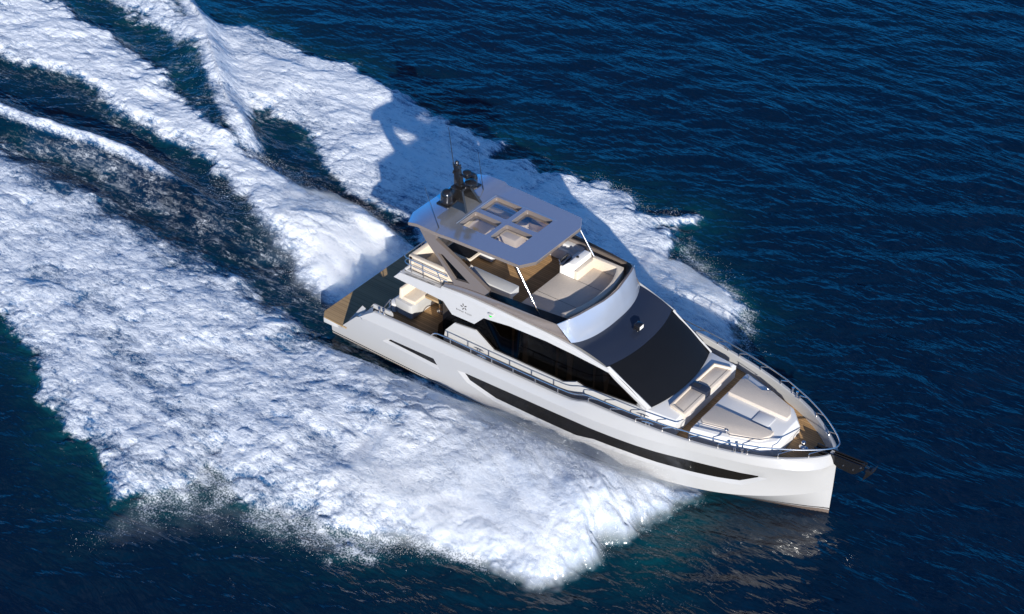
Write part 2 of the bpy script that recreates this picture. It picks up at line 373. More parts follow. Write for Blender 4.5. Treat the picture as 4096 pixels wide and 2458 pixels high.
# stern quarter: thick upright ends of the bulwark beside the platform
hull.grid([[(-3.77,-2.56,.74),(-3.7,-2.40,.74),(-3.62,-2.38,.95)], [(-3.03,-2.63,1.5),(-3.02,-2.42,1.52),(-2.98,-2.40,1.82)], [(-2.8,-2.70,1.6),(-2.82,-2.43,1.62),(-2.87,-2.40,1.76)]])
hull.grid([[(-2.85,-2.72,1.6),(-2.35,-2.59,1.95)], [(-2.84,-2.42,1.62),(-2.5,-2.40,2.02)]])
hull.grid([[(-3.7,-2.39,.74),(-3.62,-2.38,.95),(-2.98,-2.40,1.74),(-2.87,-2.40,1.70),(-2.84,-2.40,1.62),(-2.5,-2.40,2.10),(-1.78,-2.40,2.10),(-1.70,-2.40,2.04),(-1.68,-2.40,1.9)],
           [(-3.7,-2.35,.74),(-3.60,-2.33,.95),(-2.96,-2.34,1.74),(-2.87,-2.34,1.70),(-2.82,-2.34,1.62),(-2.46,-2.34,2.10),(-1.78,-2.34,2.10),(-1.70,-2.34,2.04),(-1.68,-2.34,1.9)],
           [(-3.7,-2.34,.7),(-3.6,-2.32,.7),(-2.96,-2.32,.7),(-2.87,-2.32,.7),(-2.82,-2.32,.7),(-2.46,-2.32,1.28),(-1.78,-2.32,1.28),(-1.70,-2.32,1.28),(-1.68,-2.32,1.28)]])
hull.add([(-2.5,-2.40,2.10),(-1.78,-2.40,2.10),(-1.70,-2.40,2.04),(-1.68,-2.40,1.9),(-2.5,-2.40,1.95)], [(0,1,2,3,4)])
hull.mirror()
hull.add([(-4.3,-2.52,.14),(-4.3,2.52,.14),(-4.3,2.56,.62),(-4.3,-2.56,.62),(-4.3,0,-.7)], [(0,1,2,3),(0,4,1)])
hull_o = hull.build('hull', 'hull_paint', yacht, angle=24)
for h, q in wins:
    P, T = cdt(q, [], [(float(x), float(np.mean([p[1] for p in q]))) for x in np.linspace(min(p[0] for p in q) + .5, max(p[0] for p in q) - .5, 12)])
    m = MB().add([(x, -side_y(x, z) + .072, z) for x, z in P], T)
    m.build('hull_window', 'hull_glass', hull_o); m.mirrored().build('hull_window', 'hull_glass', hull_o)

# ---- decks
fd = [(5.9, -2.46)] + [(float(x), -max(float(gu_y(x)) - .125, .0)) for x in np.linspace(6.2, 13.15, 30)]
fd = fd + [(x, -y) for x, y in fd[::-1]]
MB().prism(fd, 1.90, 1.95).build('foredeck', 'teak_deck', yacht)
m = MB()
m.box((.25, -2.475, 1.62), (5.9, -1.9, 1.68)); m.box((5.86, -2.47, 1.62), (5.9, -1.9, 1.95))
m.build('side_deck', 'teak_deck', yacht); m.mirrored().build('side_deck', 'teak_deck', yacht)
MB().box((-2.5, -2.47, 1.24), (.6, 2.47, 1.30)).build('cockpit_sole', 'teak_deck', yacht)
pl = [(-4.78,-2.36),(-4.60,-2.60),(-3.55,-2.63),(-3.72,-2.42),(-2.5,-2.36)]
pl = pl + [(x, -y) for x, y in pl[::-1]]
pf = empty('swim_platform', parent=yacht)
MB().prism(pl, .70, .752).build('platform_deck', 'teak_platform', pf)
m = MB(); pb = [(-4.79,-2.37),(-4.61,-2.615),(-4.2,-2.60),(-3.6,-2.50),(-3.6,2.50),(-4.2,2.60),(-4.61,2.615),(-4.79,2.37)]
m.prism(pb, .52, .70, bevel=.03).build('platform_base', 'white_gelcoat', pf)
tr = empty('transom', parent=yacht)
m = MB(); m.box((-2.62, -1.50, .75), (-2.34, 1.50, 1.62), bevel=.04); m.box((-2.9, -1.5, .75), (-2.6, 1.5, 1.02), bevel=.03)
m.build('transom_wall', 'grey_gelcoat', tr)
m = MB(); m.box((-3.0, -2.34, .75), (-2.68, -1.52, .95), bevel=.02); m.box((-2.7, -2.34, .75), (-2.4, -1.52, 1.14), bevel=.02)
m.build('boarding_step', 'teak_platform', tr); m.mirrored().build('boarding_step', 'teak_platform', tr)
m = MB(); m.tube(smooth_path([(-2.45,-1.56,1.3),(-2.45,-1.56,1.86),(-2.38,-2.2,1.72),(-2.38,-2.26,1.3)], .06), .018)
m.tube([(-2.44,-1.6,1.6),(-2.40,-2.22,1.5)], .012); m.build('boarding_gate', 'stainless', tr)

# ---- cockpit furniture
sf = empty('cockpit_sofa', parent=yacht)
m = MB(); so_ = [(-2.36,-1.46),(-1.72,-1.52),(-1.60,-1.50),(-1.56,-1.2),(-1.56,1.5),(-2.36,1.5)]
m.prism([(-2.3,-1.42),(-1.72,-1.46),(-1.64,-1.42),(-1.62,-1.1),(-1.62,1.46),(-2.3,1.46)], 1.30, 1.56); m.prism(so_, 1.56, 1.88, bevel=.03)
m.build('sofa_base', 'white_gelcoat', sf)
MB().box((-2.14, -1.38, 1.86), (-1.55, 1.40, 2.0), bevel=.045, seg=3).build('seat_cushion', 'cushion_cream', sf)
MB().prism([(-2.26,-1.38),(-2.06,-1.38),(-2.06,1.4),(-2.26,1.4)], 1.9, 2.3, bevel=.04, top=[(-2.24,-1.36),(-2.12,-1.36),(-2.12,1.38),(-2.24,1.38)]).build('backrest', 'cushion_cream', sf)
tb = empty('cockpit_table', parent=yacht)
MB().prism(rounded([(-1.50,-.92),(-.84,-.90),(-.84,.7),(-1.50,.7)], .06), 1.96, 2.03, bevel=.012).build('tabletop', 'teak_platform', tb)
MB().lathe((-1.12,-.46,1.30), [(.19,0),(.19,.03),(.12,.05),(.12,.66),(0,.66)], 24).build('table_pedestal', 'stainless', tb)

# ---- cabin
cab = empty('cabin', parent=yacht)
yl = pchip([0,5,6.5,7.9,8.9],[2.05,2.05,1.99,1.885,1.79])
def panel(poly, yf, depth, dens=.3):
    q = densify(poly, dens); xs = [p[0] for p in q]
    P, T = cdt(q, [], []); k = len(q)
    m = MB().add([(x, -yf(x, z), z) for x, z in P], T)
    m.grid([[(x, -yf(x, z), z) for x, z in q], [(x, -yf(x, z) + depth, z) for x, z in q]], close=True)
    return m
LP = [(.18,1.6),(.27,2.1),(.65,2.56),(1.5,2.66),(2.22,2.20),(4.93,2.24),(5.42,2.47),(5.72,2.41),(7.62,2.50),(7.9,2.46),(7.9,1.9),(5.95,1.9),(5.9,1.6)]
panel(LP, lambda x, z: float(yl(x)), .12).mirror().build('cabin_side', 'white_gelcoat', cab)
GP = [(-.15,1.30),(-.05,2.15),(.3,2.62),(.8,3.2),(1.6,3.3),(2.0,3.70),(3,3.78),(4.3,3.74),(5.2,3.6),(6.1,3.44),(6.45,3.34),(7.60,2.48),(7.6,2.2),(5,1.8),(.2,1.5)]
gm = panel(GP, lambda x, z: float(yl(x)) - .05, .012)
gm.build('side_window', 'tinted_window', cab); gm.mirrored().build('side_window', 'tinted_window', cab)
m = MB(); m.box((-.05,-1.6,1.3),(7.4,1.6,1.75)); inner = panel([(-.1,1.3),(-.1,3.46),(4.3,3.46),(6.1,3.36),(7.4,2.5),(7.4,1.5)], lambda x, z: float(yl(x)) - .34, .01); inner.mirror()
m.add(inner.v, inner.f); m.box((-.1,-1.66,1.3),(-.07,1.66,3.4)); m.build('cabin_lining', 'cabin_inside', cab)
for cx, cw in ((2.92,.07),(3.40,.15),(4.62,.06),(5.10,.16),(6.0,.05),(6.42,.13)):
    rows = []
    zt = float(np.interp(cx, [2,4.3,6.1,7.4], [3.66,3.7,3.42,2.6])); zb = 1.9
    for i in range(15):
        t = i / 14; z = zt + (zb - zt) * t; wd = cw * (.45 + .55 * abs(2 * t - 1.05) ** 1.2)
        rows.append([(cx + wd * (2 * j / 16 - 1), -float(yl(cx)) + .10 + .018 * math.sin(j * 2.4), z) for j in range(17)])
    m = MB().grid(rows); m.build('curtain', 'curtain_cloth', cab)
    m.mirrored().build('curtain', 'curtain_cloth', cab)

# roof side: fascia, its ledge and the rounded upper edge
fy = pchip([-1.7,2.0,3.0,4.35,5.3,6.15,6.5],[2.30,2.30,2.26,2.17,2.08,2.0,1.95])
FB = [(-1.66,3.52),(.39,3.46),(.75,3.10),(1.65,3.13),(2.02,3.53),(3.0,3.645),(4.35,3.63),(5.3,3.52),(6.15,3.40),(6.5,3.32)]
FT = [(6.5,3.37),(6.15,3.46),(5.3,3.67),(4.35,3.83),(3.0,3.93),(1.65,3.95),(.37,3.92),(-1.39,3.81)]
m = panel(FB + FT, lambda x, z: float(fy(x)), .10, .2)
UX = [.30,1,1.65,2.3,3,4.35,5.3,6.15,6.5]
uy = pchip(UX, [2.19,2.19,2.19,2.18,2.15,2.05,1.95,1.88,1.86]); uz = pchip(UX, [3.97,4.03,4.06,4.06,4.02,3.90,3.72,3.49,3.40])
ft = lambda x: float(np.interp(x, [p[0] for p in FT[::-1]], [p[1] for p in FT[::-1]]))
rows = []
for x in np.linspace(.30, 6.5, 26):
    a = Vector((x, -float(fy(x)), ft(x))); b = Vector((x, -float(uy(x)), float(uz(x))))
    rows.append([a, a * .75 + b * .25 + Vector((0,-.018,.02)), a * .4 + b * .6 + Vector((0,-.01,.035)), b, b + Vector((0,.2,-.04))])
m.grid(rows)
# windscreen pillar
rows = []
for t in np.linspace(0, 1, 10):
    c = Vector((6.40,-1.90,3.42)).lerp(Vector((7.95,-1.83,2.52)), t); o = Vector((.075,.06,.055)); p = Vector((-.09,-.03,-.05))
    rows.append([c + p + Vector((0,.05,-.06)), c + p, c + Vector((-.02,-.03,.01)), c + o, c + o + Vector((0,.05,-.03))])
m.grid(rows)
m.mirror(); m.build('roof_side', 'white_gelcoat', cab)
def bow(xe, xc, ye, z, k=2.2, n=33, zc=None):
    return [(xc + (xe - xc) * abs(s) ** k, ye * s, z + ((zc or z) - z) * (1 - s * s)) for s in np.linspace(-1, 1, n)]
RB = [(5.52 + (5.12 - 5.52) * abs(s) ** 2.6, 1.93 * s, 3.69 + .07 * abs(s) ** 8) for s in np.linspace(-1, 1, 33)]
DV = bow(6.40, 6.70, 1.875, 3.45); WB = bow(7.93, 8.24, 1.83, 2.53)
def lerp_rows(A, B, k, bulge=(0, 0, 0)):
    return [[Vector(a).lerp(Vector(b), t) + Vector(bulge) * 4 * t * (1 - t) for a, b in zip(A, B)] for t in np.linspace(0, 1, k)]
MB().grid(lerp_rows([(x - .12, y, z + .03) for x, y, z in RB], DV, 8, (.02, 0, .05))).build('roof_panel', 'roof_blue_black', cab)
MB().grid(lerp_rows([(x, y, z - .006) for x, y, z in DV], WB, 9, (.03, 0, .035))).build('windscreen', 'mesh_cover', cab)
sl = empty('searchlight', parent=cab)
m = MB(); m.lathe((6.25,.07,3.49), [(.10,0),(.10,.03),(.05,.05),(.045,.2),(0,.2)], 16)
m.box((6.16,-.09,3.68),(6.22,.23,3.72), bevel=.01); m.build('searchlight_bracket', 'dark_metal', sl)
MB().box((6.16,-.06,3.70),(6.38,.20,3.87), bevel=.02).build('searchlight_housing', 'black_gloss', sl)
MB().box((6.38,-.03,3.725),(6.388,.17,3.845)).build('lens', 'white_box', sl)
# coach front with the forward bench
m = MB()
co = [(7.5,-1.91),(7.95,-1.875),(8.5,-1.82),(8.92,-1.79)]; co = co + [(x, -y) for x, y in co[::-1]]
ct = [(7.5,-1.86),(7.95,-1.82),(8.5,-1.76),(8.86,-1.72)]; ct = ct + [(x, -y) for x, y in ct[::-1]]
m.prism(co, 1.9, 2.42); m.prism(co, 2.42, 2.50, top=ct, bevel=.03)
m.build('coachroof', 'deck_gelcoat', cab)

fb = empty('foredeck_bench', parent=yacht)
for s in (-1, 1):
    sc = MB().prism([(8.44,s*.16),(8.95,s*.16),(8.95,s*1.40),(8.50,s*1.27)], 2.40, 2.53, bevel=.02)
    sc.box((8.9,min(s*.17,s*1.41),2.34),(8.965,max(s*.17,s*1.41),2.52), bevel=.015)
    sc.build('seat_cushion', 'cushion_grey', fb)
    bk = MB().prism([(8.38,s*.15),(8.445,s*.15),(8.445,s*1.225),(8.96,s*1.375),(8.965,s*1.44),(8.385,s*1.295)], 2.46, 2.60, bevel=.012)
    bk.build('backrest', 'cushion_cream', fb)
    MB().box((8.855,min(s*.16,s*1.33),2.5305),(8.868,max(s*.16,s*1.33),2.5335)).build('cushion_seam', 'rubber', fb)
cc = MB().prism([(8.36,-.17),(8.965,-.17),(8.985,-.11),(8.985,.12),(8.9,.17),(8.36,.17)], 2.36, 2.61, bevel=.02)
cc.build('bench_console', 'roof_blue_black', fb)
MB().box((8.43,-.09,2.6105),(8.68,.08,2.614)).build('drinks_recess', 'rubber', fb)

# ---- foredeck sunpad island
isl = empty('foredeck_sunpad', parent=yacht)
it = [(9.37,-1.66),(10.3,-1.42),(11.36,-1.05),(11.72,-.62)]; it = it + [(x, -y) for x, y in it[::-1]]
ib = [(9.33,-1.72),(10.32,-1.54),(11.44,-1.12),(11.84,-.66)]; ib = ib + [(x, -y) for x, y in ib[::-1]]
m = MB().prism(ib, 1.95, 2.2, top=ib); m.prism(ib, 2.2, 2.42, top=it, bevel=.03)
m.build('sunpad_base', 'deck_gelcoat', isl)
for s in (-1, 1):
    MB().prism([(9.44,s*.39),(9.42,s*1.20),(9.56,s*1.32),(10.22,s*1.12),(10.48,s*1.28),(11.32,s*.95),(11.5,s*.64),(11.5,s*.39)], 2.42, 2.53, bevel=.022, seg=3).build('sun_cushion', 'cushion_grey', isl)
    h = MB().tube(smooth_path([(9.55,s*1.47,2.42),(9.55,s*1.47,2.56),(10.36,s*1.25,2.56),(10.36,s*1.25,2.42)], .05), .014)
    h.tube([(9.5,s*1.485,2.56),(9.56,s*1.468,2.56)], .014); h.tube([(10.35,s*1.253,2.56),(10.42,s*1.234,2.56)], .014); h.build('grab_rail', 'stainless', isl)
MB().box((10.64,-.27,2.42),(11.2,.27,2.455), bevel=.02).build('deck_hatch', 'grey_gelcoat', isl)

# ---- flybridge
fl = empty('flybridge', parent=yacht)
fo = [(-1.40,-2.09),(.5,-2.09),(2.2,-2.07),(4.0,-1.98),(4.7,-1.7)]; fo = fo + [(x, -y) for x, y in fo[::-1]]
MB().prism(fo, 3.50, 3.60).build('flybridge_floor', 'teak_deck', fl)
m = MB()
m.grid([[(-1.66,-2.30,3.52),(-1.42,-2.22,3.82),(-1.36,-2.12,3.82),(-1.34,-2.08,3.72)]] + [[(x,-2.30,3.50 + .0*x),(x,-2.29,ft(x)),(x,-2.14,ft(x)),(x,-2.10,3.72)] for x in (-1.2,-.6,.0,.5)])
m.grid([[(-1.66,-2.30,3.52),(-1.40,-2.23,3.82),(-1.34,-2.1,3.82),(-1.32,-2.06,3.6)],[(-1.70,0,3.52),(-1.44,0,3.82),(-1.36,0,3.82),(-1.34,0,3.6)]])
m.box((-1.36,-2.10,3.6),(.62,-1.99,3.86), bevel=.02); m.box((-1.36,-2.1,3.6),(-1.27,0,3.9), bevel=.02)
m.mirror(); m.build('aft_coaming', 'white_gelcoat', fl)
# taupe side band, nose and rim
m = MB()
LB = pchip([.35,1.6,3.3,4.4,5.12],[3.98,4.08,4.02,3.92,3.76]); LBy = pchip([.35,1.6,3.3,4.4,5.12],[2.21,2.205,2.16,2.06,1.93])
UB = pchip([.35,.75,1.96,3.3,4.62],[4.06,4.18,4.29,4.33,4.34]); UBy = pchip([.35,1.96,3.3,4.62],[2.18,2.17,2.13,2.05])
rows = []
for t in np.linspace(0, 1, 24):
    xl = .35 + 4.77 * t; xu = .35 + 4.27 * t
    a = Vector((xl, -float(LBy(xl)), float(LB(xl)))); b = Vector((xu, -float(UBy(xu)), float(UB(xu))))
    rows.append([a + Vector((0,.10,-.05)), a, a.lerp(b, .12) + Vector((0,-.022,0)), a.lerp(b, .9) + Vector((0,-.015,0)), b, b + Vector((-.02,.07,.0)), b + Vector((-.02,.085,-.3))])
m.grid(rows); m.mirror()
sp = np.linspace(-1, 1, 41)
def rim(s):
    a = abs(s); x = float(np.interp(a, [0,.2,.5,.7,.86,1], [5.28,5.26,5.14,5.04,4.93,4.62])); z = float(np.interp(a, [0,.5,.86,1], [4.57,4.56,4.52,4.34])); y = math.copysign(float(np.interp(a, [0,.86,1], [0,1.80,2.05])), s)
    return Vector((x, y, z))
RT = [rim(s) for s in sp]
RBn = [Vector((5.52 + (5.12 - 5.52) * abs(s) ** 2.6, 1.93 * s, 3.69 + .07 * abs(s) ** 8)) for s in sp]
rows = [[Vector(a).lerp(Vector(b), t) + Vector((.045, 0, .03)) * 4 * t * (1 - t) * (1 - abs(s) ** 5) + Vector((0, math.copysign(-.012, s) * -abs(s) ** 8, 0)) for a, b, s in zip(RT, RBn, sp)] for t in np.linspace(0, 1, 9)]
inner = [[p + Vector((-.05, -.03 * (1 if p.y > 0 else -1) * min(1, abs(p.y)), .012)) for p in RT], [p + Vector((-.09, -.05 * (1 if p.y > 0 else -1) * min(1, abs(p.y)), -.02)) for p in RT], [Vector((p.x - .13, p.y * .96, 3.98)) for p in RT]]
m.grid(inner[::-1] + [rows[0]])
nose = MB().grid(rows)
m.grid([[(p.x - .13, p.y * .96, 3.97) for p in RT], [(4.2, p.y * .85, 3.97) for p in RT]])
m.build('taupe_coaming', 'taupe_metallic', fl, angle=40); nose.build('front_fairing', 'taupe_sky_lit', fl, angle=40)
g = MB(); rows = []
for t in np.linspace(0, 1, 16):
    xb = 1.95 + 2.67 * t; xt = 2.2 + 2.68 * t; lean = .06 + .17 * t
    b = Vector((xb, -float(UBy(xb)) + .012, float(UB(xb)) + .002)); c = Vector((xt, -float(UBy(min(xb, 4.62))) + lean, 4.53))
    rows.append([b, b.lerp(c, .5) + Vector((0,-.012,0)), c])
g.grid(rows)
g.build('side_screen', 'smoked_glass', fl); g.mirrored().build('side_screen', 'smoked_glass', fl)
e = MB().tube([(4.63,-2.05,4.345),(4.78,-1.95,4.45),(4.93,-1.80,4.53)], .013); e.build('screen_trim', 'stainless', fl); e.mirrored().build('screen_trim', 'stainless', fl)

spd = empty('flybridge_sunpad', parent=fl)
fr = lambda s, k: (4.97 - k - .36 * abs(s) ** 2.4, 1.70 * s)
out = [(2.84,-1.72)] + [fr(s, 0) for s in np.linspace(-1, 1, 21)] + [(2.84,1.72)]
MB().prism(out, 3.60, 4.02, bevel=.02).build('sunpad_base', 'cushion_grey', spd)
ob = [fr(s, 0) for s in np.linspace(-1, 1, 21)] + [(3.5,1.70)]; ibk = [(3.5,1.53)] + [(x - .19, y * .915) for x, y in [fr(s, 0) for s in np.linspace(1, -1, 21)]]
MB().prism(ob + ibk, 4.0, 4.40, bevel=.03).build('backrest', 'cushion_cream', spd)
for y in (-.616, .616): MB().box((2.86,y-.006,4.0205),(4.72,y+.006,4.0235)).build('cushion_seam', 'rubber', spd)
hc = empty('helm_console', parent=fl)
m = MB().prism([(2.86,.62),(3.42,.62),(3.42,1.68),(2.86,1.68)], 3.6, 4.30, bevel=.02)
m.prism([(2.92,.64),(3.40,.64),(3.40,1.66),(2.92,1.66)], 4.29, 4.50, top=[(3.14,.68),(3.38,.68),(3.38,1.62),(3.14,1.62)], bevel=.02)
m.build('console_body', 'white_box', hc)
MB().prism([(3.42,.62),(3.56,.62),(3.56,1.66),(3.42,1.66)], 4.02, 4.34, bevel=.02).build('console_cushion', 'cushion_cream', hc)
MB().box((2.90,.66,4.301),(2.93,1.2,4.44), bevel=.008, mtx=None).build('instrument_panel', 'roof_blue_black', hc)
tilt = Matrix.Rotation(R(-62), 4, 'Y')
wh = MB().tube([tilt @ Vector((.19*math.cos(a), .19*math.sin(a), 0)) + Vector((2.80,.95,4.40)) for a in np.linspace(0, 2*math.pi, 25)[:-1]], .02, closed=True)
for a in (0.5, 2.6, 4.7): wh.tube([Vector((2.80,.95,4.40)), tilt @ Vector((.18*math.cos(a), .18*math.sin(a), 0)) + Vector((2.80,.95,4.40))], .016)
wh.tube([(2.80,.95,4.40),(2.92,.95,4.34)], .03); wh.build('steering_wheel', 'rubber', hc)
th = MB().box((2.80,.64,4.28),(2.92,.74,4.34), bevel=.015); th.tube([(2.84,.69,4.34),(2.76,.69,4.46)], .016); th.build('throttle_lever', 'stainless', hc)
MB().lathe((3.2,1.12,4.50), [(.05,0),(.05,.02),(.045,.04),(0,.07)], 14).build('compass', 'black_gloss', hc)
wb = empty('wet_bar', parent=fl)
MB().prism(rounded([(.78,-1.66),(2.58,-1.66),(2.58,-1.18),(.78,-1.18)], .06), 4.16, 4.38, bevel=.025).build('bar_top', 'white_gelcoat', wb)
MB().box((.86,-1.66,3.6),(2.40,-1.26,4.17), bevel=.02).build('bar_cabinet', 'grey_gelcoat', wb)
m = MB(); m.box((-.6,.18,3.6),(.44,.80,4.05), bevel=.06, seg=3); m.build('storage_box', 'grey_gelcoat', fl)
m = MB(); m.box((1.66,1.74,3.6),(2.84,2.1,4.02), bevel=.03); m.box((1.66,1.86,4.0),(2.84,2.1,4.2), bevel=.02); m.build('side_locker', 'grey_gelcoat', fl)
so2 = empty('flybridge_sofa', parent=fl)
m = MB(); m.box((-1.24,-1.88,3.6),(-.42,1.88,3.98), bevel=.04); m.box((-.5,-1.88,3.6),(.62,-1.25,3.98), bevel=.04); m.box((-.5,1.25,3.6),(.62,1.88,3.98), bevel=.04)
m.build('seat_cushion', 'cushion_cream', so2)
m = MB(); m.box((-1.26,-2.0,3.92),(-1.08,2.0,4.40), bevel=.035)
for s in (-1, 1):
    a, b = sorted((s*2.0, s*1.83)); m.box((-1.262,a,4.16),(.2,b,4.402), bevel=.035); m.box((.205,a,4.16),(.64,b,4.402), bevel=.035); m.box((-1.2,a+.01,3.86),(.64,b,4.14), bevel=.035)
m.build('backrest', 'cushion_cream', so2)
ft_ = empty('flybridge_table', parent=fl)
MB().prism(rounded([(-.62,-.98),(.46,-.98),(.46,-.02),(-.62,-.02)], .08), 4.30, 4.36, bevel=.012).build('tabletop', 'cushion_cream', ft_)
MB().prism(rounded([(-.58,-.94),(.39,-.94),(.39,-.06),(-.58,-.06)], .06), 4.36, 4.368).build('table_inlay', 'black_gloss', ft_)
MB().lathe((.0,-.5,3.6), [(.18,0),(.18,.02),(.09,.04),(.09,.7),(0,.7)], 20).build('table_pedestal', 'stainless', ft_)

# rail round the after end of the flybridge
ar = empty('flybridge_rail', parent=fl)
m = MB()
for z, r in ((4.36,.020),(4.14,.016)):
    p = [(.45,-2.13,z),(-1.28,-2.13,z),(-1.38,-2.05,z),(-1.38,2.05,z),(-1.28,2.13,z),(.45,2.13,z)]
    m.tube(smooth_path(p, .05, 3), r)
m.build('rail_tube', 'stainless', ar)
for s in (-1, 1):
    for x in (-1.06,-.56): MB().tube([(x,s*2.13,4.36),(x,s*2.10,3.84)], .017).build('rail_post', 'stainless', ar)
    MB().tube([(.02,s*2.13,4.36),(.22,s*2.10,3.86)], .017).build('rail_post', 'stainless', ar)
for y in (-1.2,0,1.2): MB().tube([(-1.38,y,4.36),(-1.36,y,3.82)], .016).build('rail_post', 'stainless', ar)

# ---- hardtop arch, posts and roof
arch = empty('hardtop_arch', parent=yacht)
ay = lambda x, z: 2.17 - (z - 4.1) * .264
AO = [(-.97,5.48),(-.64,5.17),(.05,4.70),(.64,4.24),(.74,4.14),(.9,4.05),(1.86,4.19),(2.05,4.30),(2.05,4.45),(.89,4.91),(-.26,5.33),(-.33,5.48)]
AH = [(-.10,4.93),(.73,4.345),(1.30,4.42),(.10,4.95)]
P, T = cdt(AO, [AH])
m = MB().add([(x, -ay(x, z), z) for x, z in P], T); m.add([(x, -ay(x, z) + .13, z) for x, z in P], [t[::-1] for t in T])
m.grid([[(x, -ay(x, z), z) for x, z in AO], [(x, -ay(x, z) + .13, z) for x, z in AO]], close=True)
m.grid([[(x, -ay(x, z), z) for x, z in AH], [(x, -ay(x, z) + .13, z) for x, z in AH]], close=True)
m.build('arch_side', 'taupe_metallic', arch); m.mirrored().build('arch_side', 'taupe_metallic', arch)
m = MB().add([(x, -ay(x, z) + .09, z) for x, z in AH], [(0,1,2,3)]); m.build('arch_glass', 'smoked_glass', arch); m.mirrored().build('arch_glass', 'smoked_glass', arch)
m = MB().tube([(2.72,-1.60,5.48),(3.74,-1.66,4.0)], .032, 12); m.build('hardtop_post', 'stainless', arch); m.mirrored().build('hardtop_post', 'stainless', arch)

ht = empty('hardtop', parent=yacht)
HO = [(3.2,-1.21),(2.91,-1.69),(-.1,-1.82),(-.30,-1.88),(-1.0,-1.86),(-1.38,-1.84),(-1.68,-1.24)]; HO = HO + [(x, -y) for x, y in HO[::-1]]
SX = [(0,1.078),(1.244,2.292)]; SY = [(-1.0,-.103),(.103,1.0)]
holes = [rounded([(a,c),(b,c),(b,d),(a,d)], .09) for a, b in SX for c, d in SY]
def hz(x, y):
    return float(np.interp(x, [-1.7,-1.0,-.30,-.1,0,3.2], [5.47,5.645,5.645,5.60,5.60,5.60])) - .012 * abs(y) ** 2 * (0 if x > -.05 else .6)
ex = [(x, y) for x in (-1.0,-.3,-.1) for y in np.linspace(-1.75, 1.75, 15)]
P, T = cdt(densify(HO, .35), holes, ex)
MB().add([(x, y, hz(x, y)) for x, y in P], T).build('roof_top', 'roof_metallic', ht, angle=20)
m = MB()
q = densify(HO, .35); cxm = .8
inset = lambda x, y, d: (x + (d if x < cxm else -d) * (1 if abs(x - cxm) > 1.9 else .0), y - math.copysign(min(d, abs(y)), y))
m.grid([[(x, y, hz(x, y)) for x, y in q], [(*inset(x, y, -.012), hz(x, y) - .02) for x, y in q], [(*inset(x, y, -.005), hz(x, y) - .12) for x, y in q], [(*inset(x, y, .10), hz(x, y) - .17) for x, y in q]], close=True)
for h in holes:
    hcx = sum(p[0] for p in h) / len(h); hcy = sum(p[1] for p in h) / len(h)
    sh = lambda p, k: (hcx + (p[0] - hcx) * k, hcy + (p[1] - hcy) * k)
    m.grid([[(*p, 5.60) for p in h], [(*sh(p, .975), 5.585) for p in h], [(*sh(p, .94), 5.44) for p in h]], close=True)
big = densify([inset(x, y, .10) for x, y in HO], .4); P, T = cdt(big, [[((hx_ - (sum(p[0] for p in h)/len(h))) * .94 + sum(p[0] for p in h)/len(h), (hy_ - (sum(p[1] for p in h)/len(h))) * .94 + sum(p[1] for p in h)/len(h)) for hx_, hy_ in h] for h in holes])
m.add([(x, y, min(hz(x, y) - .17, 5.44)) for x, y in P], T)
m.build('roof_shell', 'taupe_metallic', ht, angle=20)
m = MB()
m.tube([(-.06,-1.04,5.603),(-.06,1.06,5.603),(2.36,1.06,5.603)], .008, 6); m.build('roof_trim', 'stainless', ht)
for h in holes:
    hcx = sum(p[0] for p in h) / len(h); hcy = sum(p[1] for p in h) / len(h)
    MB().add([(hcx + (p[0] - hcx) * .955, hcy + (p[1] - hcy) * .955, 5.47) for p in h], [tuple(range(len(h)))]).build('skylight', 'skylight_glass', ht)

# ---- mast with domes, radars and aerials
ms = empty('mast', parent=yacht)
m = MB()
bl = [(-.16,-.43),(-.78,-.46),(-.95,-.3),(-.95,.3),(-.78,.46),(-.16,.43)]
tp = [(-.42,-.22),(-.78,-.22),(-.84,-.18),(-.84,.18),(-.78,.22),(-.42,.22)]
for s in (-1, 1):                       # raked side frames and the slab they carry
    m.prism([(-.14,s*.44),(-.86,s*.44),(-.86,s*.36),(-.14,s*.36)], 5.6, 6.22, top=[(-.50,s*.22),(-.86,s*.22),(-.86,s*.16),(-.50,s*.16)])
    m.prism([(-.14,s*.44),(-.22,s*.44),(-.22,s*.34),(-.14,s*.34)], 5.61, 6.21, top=[(-.47,s*.23),(-.55,s*.23),(-.55,s*.15),(-.47,s*.15)])
m.box((-.92,-.24,6.16),(-.48,.24,6.26), bevel=.02)
m.box((-1.0,-.30,5.62),(-.86,.30,6.14), bevel=.03)
m.build('mast_base', 'dark_metal', ms)
m = MB().prism([(-.90,-.09),(-.60,-.09),(-.60,.09),(-.90,.09)], 6.24, 6.98, top=[(-.93,-.065),(-.76,-.065),(-.76,.065),(-.93,.065)], bevel=.012)
m.box((-.86,-.22,6.76),(-.80,.22,6.79), bevel=.006); m.lathe((-.83,-.2,6.79), [(.022,0),(.022,.07),(0,.09)], 8); m.lathe((-.83,.16,6.79), [(.022,0),(.022,.12),(0,.14)], 8)
m.lathe((-.85,.0,6.98), [(.06,0),(.06,.03),(.075,.07),(.05,.13),(0,.15)], 14)
m.build('mast_column', 'dark_metal', ms)
for x0, z0, r0 in ((-.42,6.68,.15),(-.28,6.36,.2)):
    m = MB().box((-.76,-.07,z0-.03),(x0-.02,.07,z0), bevel=.006); m.box((x0-.06,-.05,z0-.03),(x0+.05,.26,z0), bevel=.006); m.box((x0-.08,.2,z0-.09),(x0+.14,.26,z0-.06), bevel=.006)
    m.lathe((x0-.02,.02,z0), [(.05,0),(.05,.05),(.03,.06),(.03,.08),(r0*.6,.10),(r0,.14),(r0*.95,.18),(r0*.6,.22),(0,.235)], 18)
    m.build('radar_scanner', 'dark_metal', ms)
